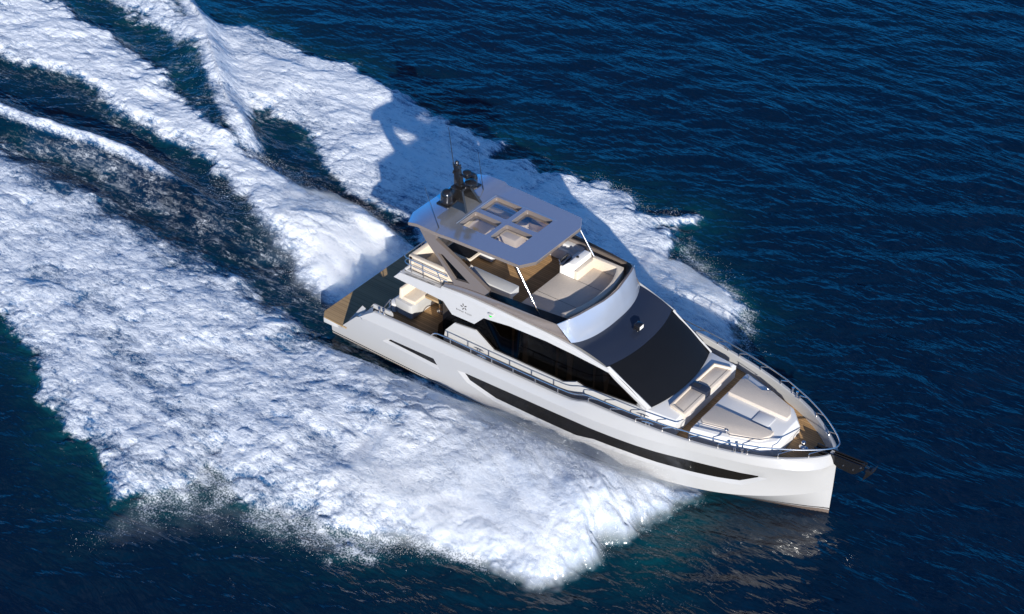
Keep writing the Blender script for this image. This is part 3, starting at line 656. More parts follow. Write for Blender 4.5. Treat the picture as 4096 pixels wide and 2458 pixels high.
for s in (-1, 1):
    d = empty('satellite_dome', parent=ms)
    MB().lathe((-.75,s*.64,5.93), [(.215,0),(.22,.05),(.205,.07),(.205,.27)] + [(.205*math.cos(a), .27 + .205*math.sin(a)) for a in np.linspace(0, math.pi/2, 9)[1:]], 28).build('dome_shell', 'dark_metal', d)
    MB().prism(rounded([(-1.0,s*.3),(-.55,s*.3),(-.5,s*.9),(-1.0,s*.9)], .05), 5.88, 5.93, bevel=.008).build('dome_shelf', 'dark_metal', d)
def aerial(b, t, r):
    MB().tube([b, Vector(b).lerp(Vector(t), .12), Vector(b).lerp(Vector(t), .13), t], [r*1.6, r*1.6, r, r*.45], 6).build('whip_aerial', 'dark_metal', ms)
aerial((-.95,-.02,6.85), (-1.22,.05,8.2), .016)
aerial((-.30,-1.62,5.62), (-.86,-1.62,6.95), .012)
aerial((-.55,1.02,5.62), (-.78,1.02,7.0), .012)

# ---- rails, cleats and ground tackle
gr = empty('deck_rail', parent=yacht)
half = [(.02,-2.54,2.02),(.25,-2.54,2.27),(.87,-2.54,2.31),(2.5,-2.545,2.33),(4.2,-2.545,2.36),(5.08,-2.545,2.40),(5.69,-2.545,2.44),(6.17,-2.55,2.67)]
half += [(x, -float(gu_y(x)) + .06 + .0*x, z) for x, z in ((7.0,2.675),(7.8,2.672),(8.5,2.67))] + [(9.03,-2.25,2.665),(9.9,-2.06,2.68),(10.75,-1.82,2.685),(11.6,-1.455,2.70),(12.2,-1.12,2.71),(12.6,-.86,2.715),(13.0,-.54,2.72),(13.24,-.32,2.72)]
pth = smooth_path(half + [(13.40,-.10,2.72),(13.40,.10,2.72)] + [(x, -y, z) for x, y, z in half[::-1]], .22, 5)
MB().tube(pth, .021, 8).build('top_rail', 'stainless', gr)
for s in (-1, 1):
    for x, z in ((.87,2.31),(1.70,2.32),(2.54,2.33),(3.38,2.345),(4.24,2.36),(5.10,2.40)):
        MB().tube([(x,s*2.54,z),(x,s*2.54,float(gu_z(x))-.01)], .017).build('stanchion', 'stainless', gr)
    for (x, y), (jx, jy, jz) in zip(((12.794,.637),(12.08,1.194),(11.28,1.606),(10.45,1.903),(9.6,2.13),(8.74,2.285),(7.87,2.403),(7.0,2.49),(6.22,2.52)),
                                  ((13.135,.444,2.72),(12.407,1.0,2.708),(11.615,1.45,2.70),(10.751,1.815,2.685),(9.907,2.06,2.68),(9.031,2.25,2.666),(8.2,2.40,2.67),(7.35,2.49,2.67),(6.55,2.535,2.67))):
        b = 2.34 if x > 6.5 else 2.38
        m = MB().tube(smooth_path([(x,s*y,b),(x,s*y,b+.17),(jx,s*jy,jz-.01)], .05, 4), .016); m.lathe((x,s*y,b), [(.032,0),(.03,.02),(.018,.09)], 10)
        m.build('stanchion', 'stainless', gr)
def cleat(x, y, z, yaw):
    M = Matrix.Translation((x, y, z)) @ Matrix.Rotation(yaw, 4, 'Z'); m = MB()
    for q in (-.05, .05): m.tube([M @ Vector((q,0,0)), M @ Vector((q,0,.08))], .016)
    m.tube([M @ Vector(p) for p in ((-.19,0,.085),(-.1,0,.1),(0,0,.105),(.1,0,.1),(.19,0,.085))], [.012,.022,.024,.022,.012])
    m.build('cleat', 'stainless', yacht)
def bollards(pts, yaw):
    m = MB()
    for x, y, z in pts: m.lathe((x,y,z), [(.05,0),(.035,.02),(.033,.16),(.046,.165),(.046,.185),(0,.19)], 12, mtx=Matrix.Rotation(yaw, 4, 'X'))
    a, b = Vector(pts[0]), Vector(pts[1]); d = (b - a).normalized() * .09
    m.tube([a - d + Vector((0,0,.004)), b + d + Vector((0,0,.004))], .022, 6); m.build('mooring_bollard', 'stainless', yacht)
for s in (-1, 1):
    cleat(2.13, s*2.53, 2.10, 0); cleat(8.25, s*2.33, 2.40, s*-.22)
    bollards([(10.94,s*1.755,2.36),(11.14,s*1.66,2.36)], s*-.2); bollards([(-2.13,s*2.5,1.96),(-1.95,s*2.5,1.97)], s*-.1)
wl = empty('anchor_windlass', parent=yacht)
MB().lathe((12.25,.14,1.95), [(.12,0),(.125,.03),(.09,.06),(.06,.08),(.05,.10),(.05,.13),(.065,.16),(.075,.19),(.065,.21),(0,.215)], 24).build('windlass_drum', 'stainless', wl)
MB().lathe((12.36,.10,1.95), [(.10,0),(.10,.03),(.07,.055),(0,.06)], 20).build('chain_wheel', 'stainless', wl)
ar2 = empty('anchor_roller', parent=yacht)
m = MB()
for y in (-.11,.11):
    m.box((12.7,y-.02,2.24),(13.3,y+.02,2.38), bevel=.01)
    P, T = cdt([(13.2,2.20),(13.55,2.02),(14.0,2.02),(14.12,2.10),(14.34,2.36),(14.32,2.47),(13.2,2.40)], [])
    for o in (-.018,.018): m.add([(x, y + o, z) for x, z in P], T)
    pr = [(13.2,2.20),(13.55,2.02),(14.0,2.02),(14.12,2.10),(14.34,2.36),(14.32,2.47),(13.2,2.40)]
    m.grid([[(x, y-.018, z) for x, z in pr],[(x, y+.018, z) for x, z in pr]], close=True)
m.box((12.7,-.11,2.24),(14.2,.11,2.28)); m.build('roller_channel', 'dark_metal', ar2)
for x, z in ((14.24,2.40),(14.02,2.20),(13.7,2.2)): MB().tube([(x,-.15,z),(x,.15,z)], .024, 10).build('roller_pin', 'stainless', ar2)
an = MB(); an.tube([(13.3,0,2.36),(14.30,0,2.44),(14.46,0,2.40)], .035, 8)
an.prism([(14.40,-.16),(14.60,-.13),(14.62,.13),(14.42,.16)], 2.34, 2.40, bevel=.01)
an.add([(14.44,-.15,2.38),(14.44,.15,2.38),(14.60,0,2.30),(14.30,0,1.82),(14.36,0,2.1)], [(0,2,3),(1,3,2),(0,3,4),(1,4,3),(0,1,2),(0,4,1)])
an.tube([(14.62,-.18,2.46),(14.62,.18,2.46)], .02, 8); an.build('anchor', 'dark_metal', ar2)

# ---- lettering and lamp on the starboard fascia
def wording(txt, size, x, z):
    c = bpy.data.curves.new('wording', 'FONT'); c.body = txt; c.size = size; c.extrude = .002; c.align_x = 'LEFT'
    o = bpy.data.objects.new('wording', c); COL.objects.link(o)
    dg = bpy.context.evaluated_depsgraph_get(); me = bpy.data.meshes.new_from_object(o.evaluated_get(dg)); bpy.data.objects.remove(o)
    wdt = max(v.co.x for v in me.vertices)
    return [(x + v.co.x, -2.306 - v.co.z, z + v.co.y) for v in me.vertices], [tuple(p.vertices) for p in me.polygons], wdt
m = MB(); x = .93; words = []
for txt, size in (('E', .086), ('ASTAR', .064), (' ', 0), ('Y', .086), ('ACHT', .064)):
    if txt == ' ': x += .04; m.build('name_lettering', 'lettering', cab, fix=False); m = MB(); continue
    for ch in txt:
        v, f, wd = wording(ch, size, x, 3.385); m.add(v, f); x += wd + .013
m.build('name_lettering', 'lettering', cab, fix=False)
m = MB()
for k in range(5):
    a = R(90 + 8 + 72 * k); u = Vector((math.cos(a), math.sin(a))); v = Vector((-u.y, u.x))
    pts = [u * .035 + v * .0, u * .05 + v * .035, u * .12 + v * .03, u * .135 + v * .005, u * .12 - v * .002]
    m.prism([(p.x, p.y) for p in pts], 0, .004)
m.v = [(1.23 + p[0], -2.303 - p[2], 3.61 + p[1]) for p in m.v]
m.build('star_emblem', 'lettering', cab)
nl = empty('navigation_lamp', parent=cab)
MB().box((2.24,-2.38,3.81),(2.42,-2.27,3.87), bevel=.015).build('lamp_cover', 'white_gelcoat', nl)
MB().lathe((2.32,-2.325,3.755), [(.05,0),(.05,.055)], 12).build('green_lens', 'navigation_green', nl)

# ================================================================== THE SEA
# ---- small vectorised noise kit
def _h(ix, iy, s):
    n = (ix.astype(np.int64) * 374761393 + iy.astype(np.int64) * 668265263 + s * 982451653) & 0xffffffff
    n = ((n ^ (n >> 13)) * 1274126177) & 0xffffffff
    n = ((n ^ (n >> 16)) * 2246822519) & 0xffffffff
    return ((n ^ (n >> 15)) & 0xffffff) / float(0x1000000)
def vnoise(x, y, s=0):
    ix = np.floor(x); iy = np.floor(y); fx = x - ix; fy = y - iy
    fx = fx * fx * fx * (fx * (fx * 6 - 15) + 10); fy = fy * fy * fy * (fy * (fy * 6 - 15) + 10)
    a = _h(ix, iy, s); b = _h(ix + 1, iy, s); c = _h(ix, iy + 1, s); d = _h(ix + 1, iy + 1, s)
    return a + (b - a) * fx + (c - a) * fy + (a - b - c + d) * fx * fy
def fbm(x, y, o=4, s=0, g=.5):
    r = 0; a = 1; t = 0
    for i in range(o):
        r = r + a * vnoise(x * 2 ** i + i * 17.3, y * 2 ** i - i * 9.1, s + i); t += a; a *= g
    return r / t
def puff(x, y, s=0):
    """rounded heaps packed side by side, 0..1"""
    ix = np.floor(x); iy = np.floor(y); best = np.full(x.shape, 9.0)
    for i in (-1, 0, 1):
        for j in (-1, 0, 1):
            cx = ix + i; cy = iy + j
            px = cx + .1 + .8 * _h(cx, cy, s); py = cy + .1 + .8 * _h(cx, cy, s + 5); k = .75 + .6 * _h(cx, cy, s + 9)
            best = np.minimum(best, ((x - px) ** 2 + (y - py) ** 2) / k)
    return np.sqrt(np.clip(1 - best, 0, 1))
def sstep(a, b, v):
    t = np.clip((v - a) / (b - a), 0, 1); return t * t * (3 - 2 * t)
def sdist(poly, x, y):
    """signed distance to a closed outline, positive inside"""
    best = np.full(x.shape, 1e9); ins = np.zeros(x.shape, bool); n = len(poly)
    for i in range(n):
        ax, ay = poly[i]; bx_, by_ = poly[(i + 1) % n]; dx, dy = bx_ - ax, by_ - ay
        t = np.clip(((x - ax) * dx + (y - ay) * dy) / (dx * dx + dy * dy + 1e-12), 0, 1)
        best = np.minimum(best, (x - ax - t * dx) ** 2 + (y - ay - t * dy) ** 2)
        if abs(dy) > 1e-9: ins ^= ((ay > y) != (by_ > y)) & (x < dx * (y - ay) / dy + ax)
    return np.where(ins, 1, -1) * np.sqrt(best)
def ldist(line, x, y):
    """distance to an open line and the fraction along it"""
    best = np.full(x.shape, 1e9); al = np.zeros(x.shape); n = len(line) - 1; side = np.zeros(x.shape)
    for i in range(n):
        ax, ay = line[i]; bx_, by_ = line[i + 1]; dx, dy = bx_ - ax, by_ - ay
        t = np.clip(((x - ax) * dx + (y - ay) * dy) / (dx * dx + dy * dy), 0, 1); d = (x - ax - t * dx) ** 2 + (y - ay - t * dy) ** 2
        m = d < best; best = np.where(m, d, best); al = np.where(m, (i + t) / n, al); side = np.where(m, np.sign(dx * (y - ay) - dy * (x - ax)), side)
    return np.sqrt(best), al, side

STBD = [(-60,-9.5),(-40,-8.6),(-25,-7.4),(-18,-8.0),(-14.3,-8.6),(-11.6,-9.6),(-10.8,-10.1),(-9.9,-10.5),(-8.6,-10.8),(-7.6,-11.4),(-6.2,-11.6),(-5.1,-12.4),(-3.9,-12.5),(-2.8,-11.3),(-2.8,-9.7),(-1.6,-10.2),(-.3,-10.5),(1.1,-9.7),(2.1,-9.8),(3.2,-9.4),(4.2,-8.5),(5.2,-7.9),(6.3,-7.7),(7.3,-7.6),(8.4,-7.4),(8.7,-6.4),(8.9,-5.0),(9.15,-3.5),(9.5,-2.4),(9.9,-1.3),
        (9,-.8),(5.7,-1.5),(2.7,-1.7),(-.8,-2.3),(-2.4,-2.6),(-3.8,-3.1),(-5.5,-2.8),(-7.5,-2.3),(-8.7,-2.1),(-10.7,-2.1),(-12.9,-2.1),(-14.8,-1.8),(-16.9,-1.3),(-18.8,-.9),(-21,-1.0),(-23.6,-1.0),(-40,-1.5),(-60,-2)]
CENTRE = [(-3.2,2.4),(-5.5,3.5),(-7.3,3.8),(-9.2,4.1),(-12.4,4.1),(-14.6,4.5),(-18,5.6),(-22.1,7.3),(-26.1,8.1),(-30.5,8.8),(-60,13),(-60,3),(-28.3,2.9),(-26,3.2),(-23.8,3.6),(-19.2,2.8),(-15.2,1.9),(-12.8,1.2),(-9.7,0),(-7.7,-1.0),(-5.3,-1.5),(-3.2,-2.2)]
PORT = [(-60,26),(-30,13.6),(-26.9,12.8),(-24.8,11.7),(-24,11.9),(-22.5,12.8),(-20.6,12.5),(-18.5,12.3),(-16.7,12.8),(-14.7,12.2),(-12.5,11.9),(-11.5,11.5),(-9.7,11.2),(-7.4,11.4),(-7,10.4),(-5.3,11),(-5,10.2),(-2.6,11.5),(-1,11.3),(.2,10.7),(1.8,11.4),(1.2,10),(2.3,9.4),(2.5,8.5),(4,8.4),(6.2,7.2),(6.6,6),(7.2,4.6),(8.6,2.6),(9.6,1.2),(8,.8),(4,1.5),(0,1.8),(-3,2.8),(-5.9,4.1),(-8.2,4.5),(-10.7,5.0),(-12.2,5.8),(-14.5,6.9),(-16.5,7.4),(-17.2,6.9),(-15,4.8),(-14.1,4.1),(-16,4.9),(-20.9,7.1),(-25.4,8.6),(-30.7,9.7),(-60,16)]
RIDGE = [(-13.4,4.0),(-15.3,4.7),(-16.9,5.6),(-18.4,6.5),(-20.5,8.1),(-23.4,10.3),(-26,11.8),(-32,14.5),(-60,24)]
CREST = [(-9.1,-.8),(-11.4,-.2),(-13.5,.2),(-15.8,.7),(-18.1,.9),(-19.7,.8),(-22.7,.3),(-25,.2),(-40,-.4),(-60,-1)]
LACE_S = [(-3.2,-1.6),(-6,-1.2),(-9,0),(-13,1.2),(-16,1.6),(-19,1.2),(-24,.6),(-24,-1.3),(-18,-1.2),(-12,-2.2),(-8,-2.3),(-5,-2.9),(-3.2,-2.6)]
LACE_P = [(-4,3.0),(-8,4.2),(-13,4.3),(-14,6.2),(-11,5.2),(-7,4.6),(-4,3.8)]
DRIFT = [   # thin spray drifting beyond the foam: outline, density
    ([(-3.9,-11.2),(-2.7,-8.9),(-1.5,-8.9),(-.6,-10.6),(-.9,-12.2),(-2.2,-13.6),(-3.0,-14.9),(-3.6,-14.6),(-3.3,-12.8)], .50),
    ([(-.6,-9.8),(1.1,-9.0),(2.2,-9.2),(3.2,-8.8),(5.2,-7.4),(6.6,-7.3),(7.0,-8.3),(5.2,-9.0),(3.4,-10.4),(1.6,-11.2),(-.4,-11.8)], .52),
    ([(-9.9,-10.2),(-7.6,-11.0),(-5,-12.2),(-4.6,-12.8),(-7,-11.9),(-9.6,-10.8)], .25),
    ([(2.2,9.0),(4.2,7.8),(6.2,6.4),(7.6,4.4),(8.6,4.2),(7.4,6.6),(5.4,8.6),(3.6,9.6),(2.2,10.4)], .5),
    ([(8.4,-6.6),(9.0,-4.6),(9.5,-2.6),(10.2,-1.2),(10.2,-2.2),(9.7,-4.2),(9.2,-6.2),(8.8,-7.4)], .5),
    ([(9.9,-2.0),(11.4,-2.2),(12.2,-3.6),(12.6,-5.6),(12.4,-7.4),(10.6,-7.8),(9.6,-5.6),(9.4,-3.6)], .20)]

def lines(lo, hi, d, mids, far, grow=1.16):
    a = list(np.arange(lo, hi, d)); x = hi
    for stop, dd in mids:
        while x < stop: a.append(x); x += dd
    dd = mids[-1][1] if mids else d
    while x < far: a.append(x); dd *= grow; x += dd
    a.append(far); b = []; x = lo; dd = d
    while x > -far: dd *= grow; x -= dd; b.append(max(x, -far))
    return np.array(b[::-1] + a)
GX = lines(-36.0, 11.2, .05, [(14, .1), (34, .2)], 3500); GY = lines(-15.2, 13.2, .05, [(16, .1), (46, .2)], 3500)
X, Y = np.meshgrid(GX, GY, indexing='ij'); shp = X.shape
fine = (X > -60) & (X < 16) & (Y > -17) & (Y < 27)
x = X[fine]; y = Y[fine]

wx = x + 1.1 * (fbm(x * .55, y * .55, 3, 3) - .5) + .35 * (fbm(x * 2.1, y * 2.1, 3, 13) - .5); wy = y + 1.2 * (fbm(x * .55 + 40, y * .55, 3, 7) - .5) + .4 * (fbm(x * 2.1 + 9, y * 2.1, 3, 17) - .5)
sS = sdist(STBD, wx, wy); sC = sdist(CENTRE, wx, wy); sP = sdist(PORT, wx, wy)
ax_ = x * .95 + .35 * (fbm(x * 1.3, y * 1.3, 3, 21) - .5) * 2; ay_ = y * 1.25 + .35 * (fbm(x * 1.3 + 5, y * 1.3, 3, 23) - .5) * 2
lump = .50 * puff(ax_ * 1.25, ay_ * 1.25, 1) + .33 * puff(ax_ * 2.6 + 3, ay_ * 2.6, 2) + .20 * puff(ax_ * 5.2, ay_ * 5.2 + 7, 3)
eR0 = ldist(RIDGE, x, y)[2]; sS = sS + .9 * (lump - .55); sP = sP + .7 * (lump - .55); sC = sC + .5 * (lump - .55)
dR, aR, eR = ldist(RIDGE, x, y); dK, aK, eK = ldist(CREST, x, y)
cS = sstep(-.12, .45, sS) * (.80 + .2 * sstep(0, 1.4, sS))
inner_soft = sstep(.0, 2.0, (-.9 - .045 * (x + 3)) * 1.0 - wy - 1.2 + .0 * x)       # starboard foam thins towards the trough
cS = np.where(x < -2.5, cS * (.55 + .45 * inner_soft), cS) * (.86 + .14 * sstep(-4, 3, x))
cC = sstep(.05, 1.25, sC)
sP = np.where((x < -14) & (eR0 > 0), sP - .9, sP); cP = sstep(-.12, .6, sP) * (.82 + .18 * sstep(.2, 2.4, sP)); cP = np.where(x < -20, cP * .95, cP)
crest = np.exp(-(dK / .42) ** 2) * sstep(.14, .45, aK + .05 * (fbm(x * .6, y * .6, 2, 31) - .5)) * (eK > -2)
lace = np.maximum(.56 * sstep(-.9, 1.0, sdist(LACE_S, wx, wy)), .54 * sstep(-.6, .7, sdist(LACE_P, wx, wy)))
lace = np.maximum(lace, .50 * np.exp(-np.clip(-sC, 0, 9) / .7)); lace = np.maximum(lace, .50 * np.exp(-np.clip(-sP, 0, 9) / .6) * (x < -3)); lace = np.maximum(lace, .5 * np.exp(-np.clip(-sS, 0, 9) / .7) * (wy > -6) * (x < -2)); lace = np.maximum(lace, .62 * np.exp(-dR / 1.3) * (x < -13.5)); lace = lace * (.55 + .9 * fbm(x * .35, y * .8, 3, 141))
drift = 0
for pg, k in DRIFT: drift = np.maximum(drift, k * sstep(-.5, .7, sdist(pg, wx, wy)))
drift = drift * np.where(x > 9.3, 1, 1) * np.where((y < 0) & (x > 9.3), .8, np.where(y < 0, np.exp(-np.clip(-sS, 0, 9) / 1.9), np.exp(-np.clip(-sP, 0, 9) / 1.6))) * 1.25
ridge_f = np.exp(-np.where(eR < 0, dR / .6, dR / .55) ** 2) * sstep(.0, .12, aR) * .95
cov = np.maximum.reduce([cS, cC, cP, crest * .95, lace * .6, ridge_f])
holes_ = fbm(x * .42, y * .8, 4, 51); cov = cov * (1 - np.where(sP > .1, .14, .22) * sstep(.52, .70, holes_) * (1 - sstep(3, 6, x)))
# hull clearance
hb = np.where((x > -4.6) & (x < 13.4), np.interp(x, [-4.6, 4, 7.6, 9.56, 11, 12.3, 13.4], [2.5, 2.5, 2.2, 1.6, .85, .35, 0]), -9)
out_h = sstep(-.05, .8, np.abs(y) - hb); near_h = np.abs(y) - hb; out_h = out_h * (1 - (1 - sstep(-4.9, -9.5, x)) * sstep(3.1, 2.6, np.abs(y)) * (x < 0))
gap = sstep(.15, 1.0, near_h + .35 * (fbm(x * .8, y * .8, 3, 61) - .5)); cov = cov * np.where((x > -4.6) & (y < 0), 1 - (1 - gap) * sstep(-.4, -2.6, x), 1)
big = fbm(x * .45, y * .6, 3, 71)
spray_zone = sstep(1.5, 5.0, x) * sstep(-1.0, -2.6, y)                      # the sheet thrown up by the bow
lump_h = lump * cov ** 1.3 * (.26 - .18 * spray_zone) * (.6 + .8 * big)
lump_h = lump_h * np.where(sP > -.2, .72, 1) 
swell = .40 * sstep(-.1, 1.6, sS) * (.45 + .55 * sstep(-6, 4, x)) * (.5 + big)
bowsheet = 0.75 * np.exp(-(((x - 6.2) / 2.9) ** 2 + ((y + 4.3) / 2.2) ** 2)) + .35 * np.exp(-(((x - 1.0) / 3.2) ** 2 + ((y + 5.2) / 2.2) ** 2)) + .5 * np.exp(-(((x - 8.2) / 1.3) ** 2 + ((y + 5.2) / 1.9) ** 2))
rays = fbm((x * .5 + y * .9) * 2.3, (x - y * .55) * .45, 4, 81)
bowsheet = bowsheet * (.8 + .4 * rays) * sstep(-.1, .5, sS) * sstep(.1, 1.5, near_h)
mound = .42 * np.exp(-((x + 9.0) / 4.5) ** 2 - ((y - 1.4) / 1.7) ** 2) + .3 * sstep(0, 1.2, sC) * (.4 + big)
ridge_h = .75 * np.where(eR < 0, np.exp(-(dR / .6) ** 2), np.exp(-(dR / 1.5) ** 2)) * sstep(0, .25, aR)
crest_h = .55 * np.where(eK > 0, np.exp(-(dK / .9) ** 2), np.exp(-(dK / .7) ** 2)) * sstep(.0, .3, aK)
trough = -.18 * np.exp(-((y + .9) / .9) ** 2) * sstep(-3, -5, x)
portm = .22 * sstep(-.1, 1.2, sP) * (.5 + big) + .35 * np.exp(-(((x - 4.2) / 2.6) ** 2 + ((y - 5.6) / 1.6) ** 2))
hgt = (lump_h + swell + bowsheet + mound + ridge_h + crest_h + trough + portm) * out_h
aer = np.maximum.reduce([np.exp(-np.clip(-s_, 0, 99) / .9) for s_ in (sS, sC, sP)]) * .9 + .5 * sstep(0, .5, drift)
aer = np.maximum(aer, .6 * np.exp(-np.clip(-sS - .2, 0, 99) / 1.7) * sstep(-12, -3, x) * (y < 0))
aer = aer * (.35 + .9 * fbm(x * .5, y * .5, 3, 91)) * np.where((y > -3) & (y < 6) & (x < -3), .45, 1)
hull_refl = np.exp(-(((x - 10.2) / 1.1) ** 2 + ((y + 4.0 - (x - 10.2) * .1) / 2.6) ** 2)) * 1.2          # hull's greenish reflection painted into the water ahead of the bow wave
aer = np.maximum(aer, hull_refl)

veil = 1 - (.50 * np.exp(-np.clip(near_h, 0, 9) / 1.3) * sstep(.5, 3.0, x) * (y < 0) + .22 * spray_zone) * (.35 + 1.1 * rays)
def full(v, d=0.):
    a = np.full(shp, d, np.float32); a[fine] = v; return a
LAC = full(lace); STK = full(np.maximum(sstep(-1.5, 1.0, y), sstep(-9, -16, x) * .6)); VEIL = full(np.clip(veil, .3, 1), 1.); COV, AER, LMP, DRF, SPZ = full(cov), full(aer), full(lump), full(drift), full(np.maximum(spray_zone, .85 * sstep(-13, -5, x) * sstep(.1, .9, sC)))
u = X * .803 + Y * .595; v = -X * .595 + Y * .803                           # along and across the wind waves
fade = np.clip(1 - np.hypot(X - 5, Y - 10) / 90, 0, 1)
WZ = (.085 * (fbm(u * .16, v * .42, 3, 101) - .5) + .11 * (fbm(u * .42, v * 1.25, 3, 103) - .5) + .035 * (fbm(u * 1.6, v * 3.6, 2, 105) - .5)) * fade * 2
Z = (WZ * (1 - .75 * np.clip(COV, 0, 1)) + full(hgt) * 1.0).astype(np.float32)

nI, nJ = shp
idx = np.arange(nI * nJ).reshape(shp)
Q = np.stack([idx[:-1, :-1], idx[1:, :-1], idx[1:, 1:], idx[:-1, 1:]], -1).reshape(-1, 4)
CO = np.stack([X, Y, Z], -1).reshape(-1, 3).astype(np.float32)
FC = np.maximum(COV, 0)
qc = FC.reshape(-1)[Q].max(1) > .10
def sheet(name, quads, material):
    used = np.unique(quads); mp_ = np.full(nI * nJ, -1, np.int64); mp_[used] = np.arange(len(used)); q = mp_[quads]
    me = bpy.data.meshes.new(name); me.vertices.add(len(used)); me.vertices.foreach_set('co', CO[used].ravel())
    me.loops.add(q.size); me.loops.foreach_set('vertex_index', q.ravel().astype(np.int32))
    me.polygons.add(len(q)); me.polygons.foreach_set('loop_start', np.arange(0, q.size, 4, dtype=np.int32)); me.polygons.foreach_set('loop_total', np.full(len(q), 4, np.int32))
    me.polygons.foreach_set('use_smooth', np.ones(len(q), bool)); me.update(calc_edges=True)
    for nm, arr in (('foam', COV), ('aerated', AER), ('heap', LMP), ('drift', DRF), ('sheet', SPZ), ('veil', VEIL), ('lace', LAC), ('streaky', STK)):
        at = me.attributes.new(nm, 'FLOAT', 'POINT'); at.data.foreach_set('value', arr.reshape(-1)[used].astype(np.float32))
    me.materials.append(MATS[material]); o = bpy.data.objects.new(name, me); COL.objects.link(o); return o

# ---- sea and foam shader
m = bpy.data.materials.new('sea_and_foam'); m.use_nodes = True; t = m.node_tree; t.nodes.clear(); MATS['sea_and_foam'] = m
K = t.links.new
def math_(op, a, b=None, c=None, clamp=False):
    n = N(t, 'ShaderNodeMath', operation=op); n.use_clamp = clamp
    for i, q in enumerate((a, b, c)):
        if q is None: continue
        if isinstance(q, (int, float)): n.inputs[i].default_value = q
        else: K(q, n.inputs[i])
    return n.outputs[0]
def attr(nm):
    n = N(t, 'ShaderNodeAttribute'); n.attribute_name = nm; return n.outputs['Fac']
def noise(vec, scale, detail=4, rough=.5, dist=0.):
    n = N(t, 'ShaderNodeTexNoise'); n.inputs['Scale'].default_value = scale; n.inputs['Detail'].default_value = detail; n.inputs['Roughness'].default_value = rough; n.inputs['Distortion'].default_value = dist
    K(vec, n.inputs['Vector']); return n.outputs['Fac']
def mapping(vec, rot=0., sc=(1, 1, 1)):
    n = N(t, 'ShaderNodeMapping'); n.inputs['Rotation'].default_value = (0, 0, rot); n.inputs['Scale'].default_value = sc; K(vec, n.inputs['Vector']); return n.outputs[0]
def mixc(f, a, b):
    n = N(t, 'ShaderNodeMix', data_type='RGBA')
    for k_, q in (('Factor', f), ('A', a), ('B', b)):
        if isinstance(q, tuple): n.inputs[k_].default_value = (*q, 1)
        elif isinstance(q, (int, float)): n.inputs[k_].default_value = q
        else: K(q, n.inputs[k_])
    return n.outputs['Result']
def remap(v, a, b, c=0., d=1.):
    n = N(t, 'ShaderNodeMapRange'); n.interpolation_type = 'SMOOTHSTEP'
    for i, q in enumerate((v, a, b, c, d)):
        if isinstance(q, (int, float)): n.inputs[i].default_value = q
        else: K(q, n.inputs[i])
    return n.outputs[0]
obj = N(t, 'ShaderNodeTexCoord').outputs['Object']
foam = attr('foam'); aerat = attr('aerated'); heap = attr('heap'); drf = attr('drift'); sht = attr('sheet')
streak = mapping(obj, 0., (.75, 1.5, 1))
n1 = noise(streak, 1.5, 9, .68, .6); n2 = noise(streak, 5.5, 6, .7, .8); n3 = noise(obj, 19, 3, .7)
lst = noise(mapping(obj, .06, (.42, 2.6, 1)), 1.6, 8, .72, .5)
stk = math_('MULTIPLY', attr('streaky'), .75)
n1 = math_('ADD', math_('MULTIPLY', n1, math_('SUBTRACT', 1, stk)), math_('MULTIPLY', lst, stk))
nn = math_('ADD', math_('MULTIPLY', n1, .46), math_('ADD', math_('MULTIPLY', n2, .36), math_('MULTIPLY', n3, .18)))
v_ = math_('ADD', math_('MULTIPLY', foam, 1.45), math_('MULTIPLY_ADD', nn, 5.2, -3.50))
v_ = math_('ADD', v_, math_('MULTIPLY_ADD', heap, .75, -.42))
lace = remap(math_('ADD', math_('MULTIPLY', attr('lace'), 1.5), math_('MULTIPLY_ADD', math_('ADD', math_('MULTIPLY', lst, .55), math_('MULTIPLY', n2, .45)), 4.0, -2.80)), .0, 1.5)
raw = remap(v_, -.12, .88)
sheet_m = remap(math_('MULTIPLY_ADD', n2, .9, math_('MULTIPLY_ADD', n3, .5, -.25)), .0, .75)
raw = math_('MAXIMUM', raw, math_('MULTIPLY', math_('MULTIPLY', sht, foam), math_('MULTIPLY_ADD', sheet_m, .35, .65)))
mask = math_('MAXIMUM', math_('MULTIPLY', raw, attr('veil')), math_('MULTIPLY', lace, .8))
speck = remap(math_('ADD', math_('MULTIPLY', drf, 1.5), math_('MULTIPLY_ADD', math_('ADD', math_('MULTIPLY', n3, .55), math_('MULTIPLY', n1, .45)), 4.0, -2.62)), .0, .7)
speck = math_('MULTIPLY', speck, .8)
mask = math_('MAXIMUM', mask, speck)
thick = math_('ADD', math_('MULTIPLY', heap, 1.1), math_('MULTIPLY_ADD', nn, 1.6, -.8))
thick = remap(math_('ADD', thick, math_('MULTIPLY', sht, .45)), .29, .84)
foam_col = mixc(thick, (.08, .33, .83), (.93, .95, .97))  # bluer hollows: thin foam over water, with blue shade mixed into the colour
wv = mapping(obj, -.638, (.34, 1.0, 1))
b1 = noise(wv, .55, 5, .58, .4); b2 = math_('SUBTRACT', 1, math_('ABSOLUTE', math_('MULTIPLY_ADD', noise(wv, 1.5, 3, .55, .5), 2.4, -1.2))); b3 = noise(mapping(obj, -.9, (.6, 1, 1)), 6.5, 3, .5)
wave_h = math_('ADD', math_('MULTIPLY', b1, .32), math_('ADD', math_('MULTIPLY', b2, .052), math_('MULTIPLY', b3, .011)))
bw = N(t, 'ShaderNodeBump'); bw.inputs['Strength'].default_value = 1; bw.inputs['Distance'].default_value = 1.0; K(wave_h, bw.inputs['Height'])
water = N(t, 'ShaderNodeBsdfPrincipled'); water.inputs['Roughness'].default_value = .07; water.inputs['IOR'].default_value = 1.333; water.inputs['Specular IOR Level'].default_value = .66
K(bw.outputs[0], water.inputs['Normal'])
deep = mixc(math_('MULTIPLY', aerat, .95, clamp=True), (.0003, .0080, .026), (.001, .040, .056))
deep = mixc(remap(foam, .25, .95), deep, (.012, .11, .29))
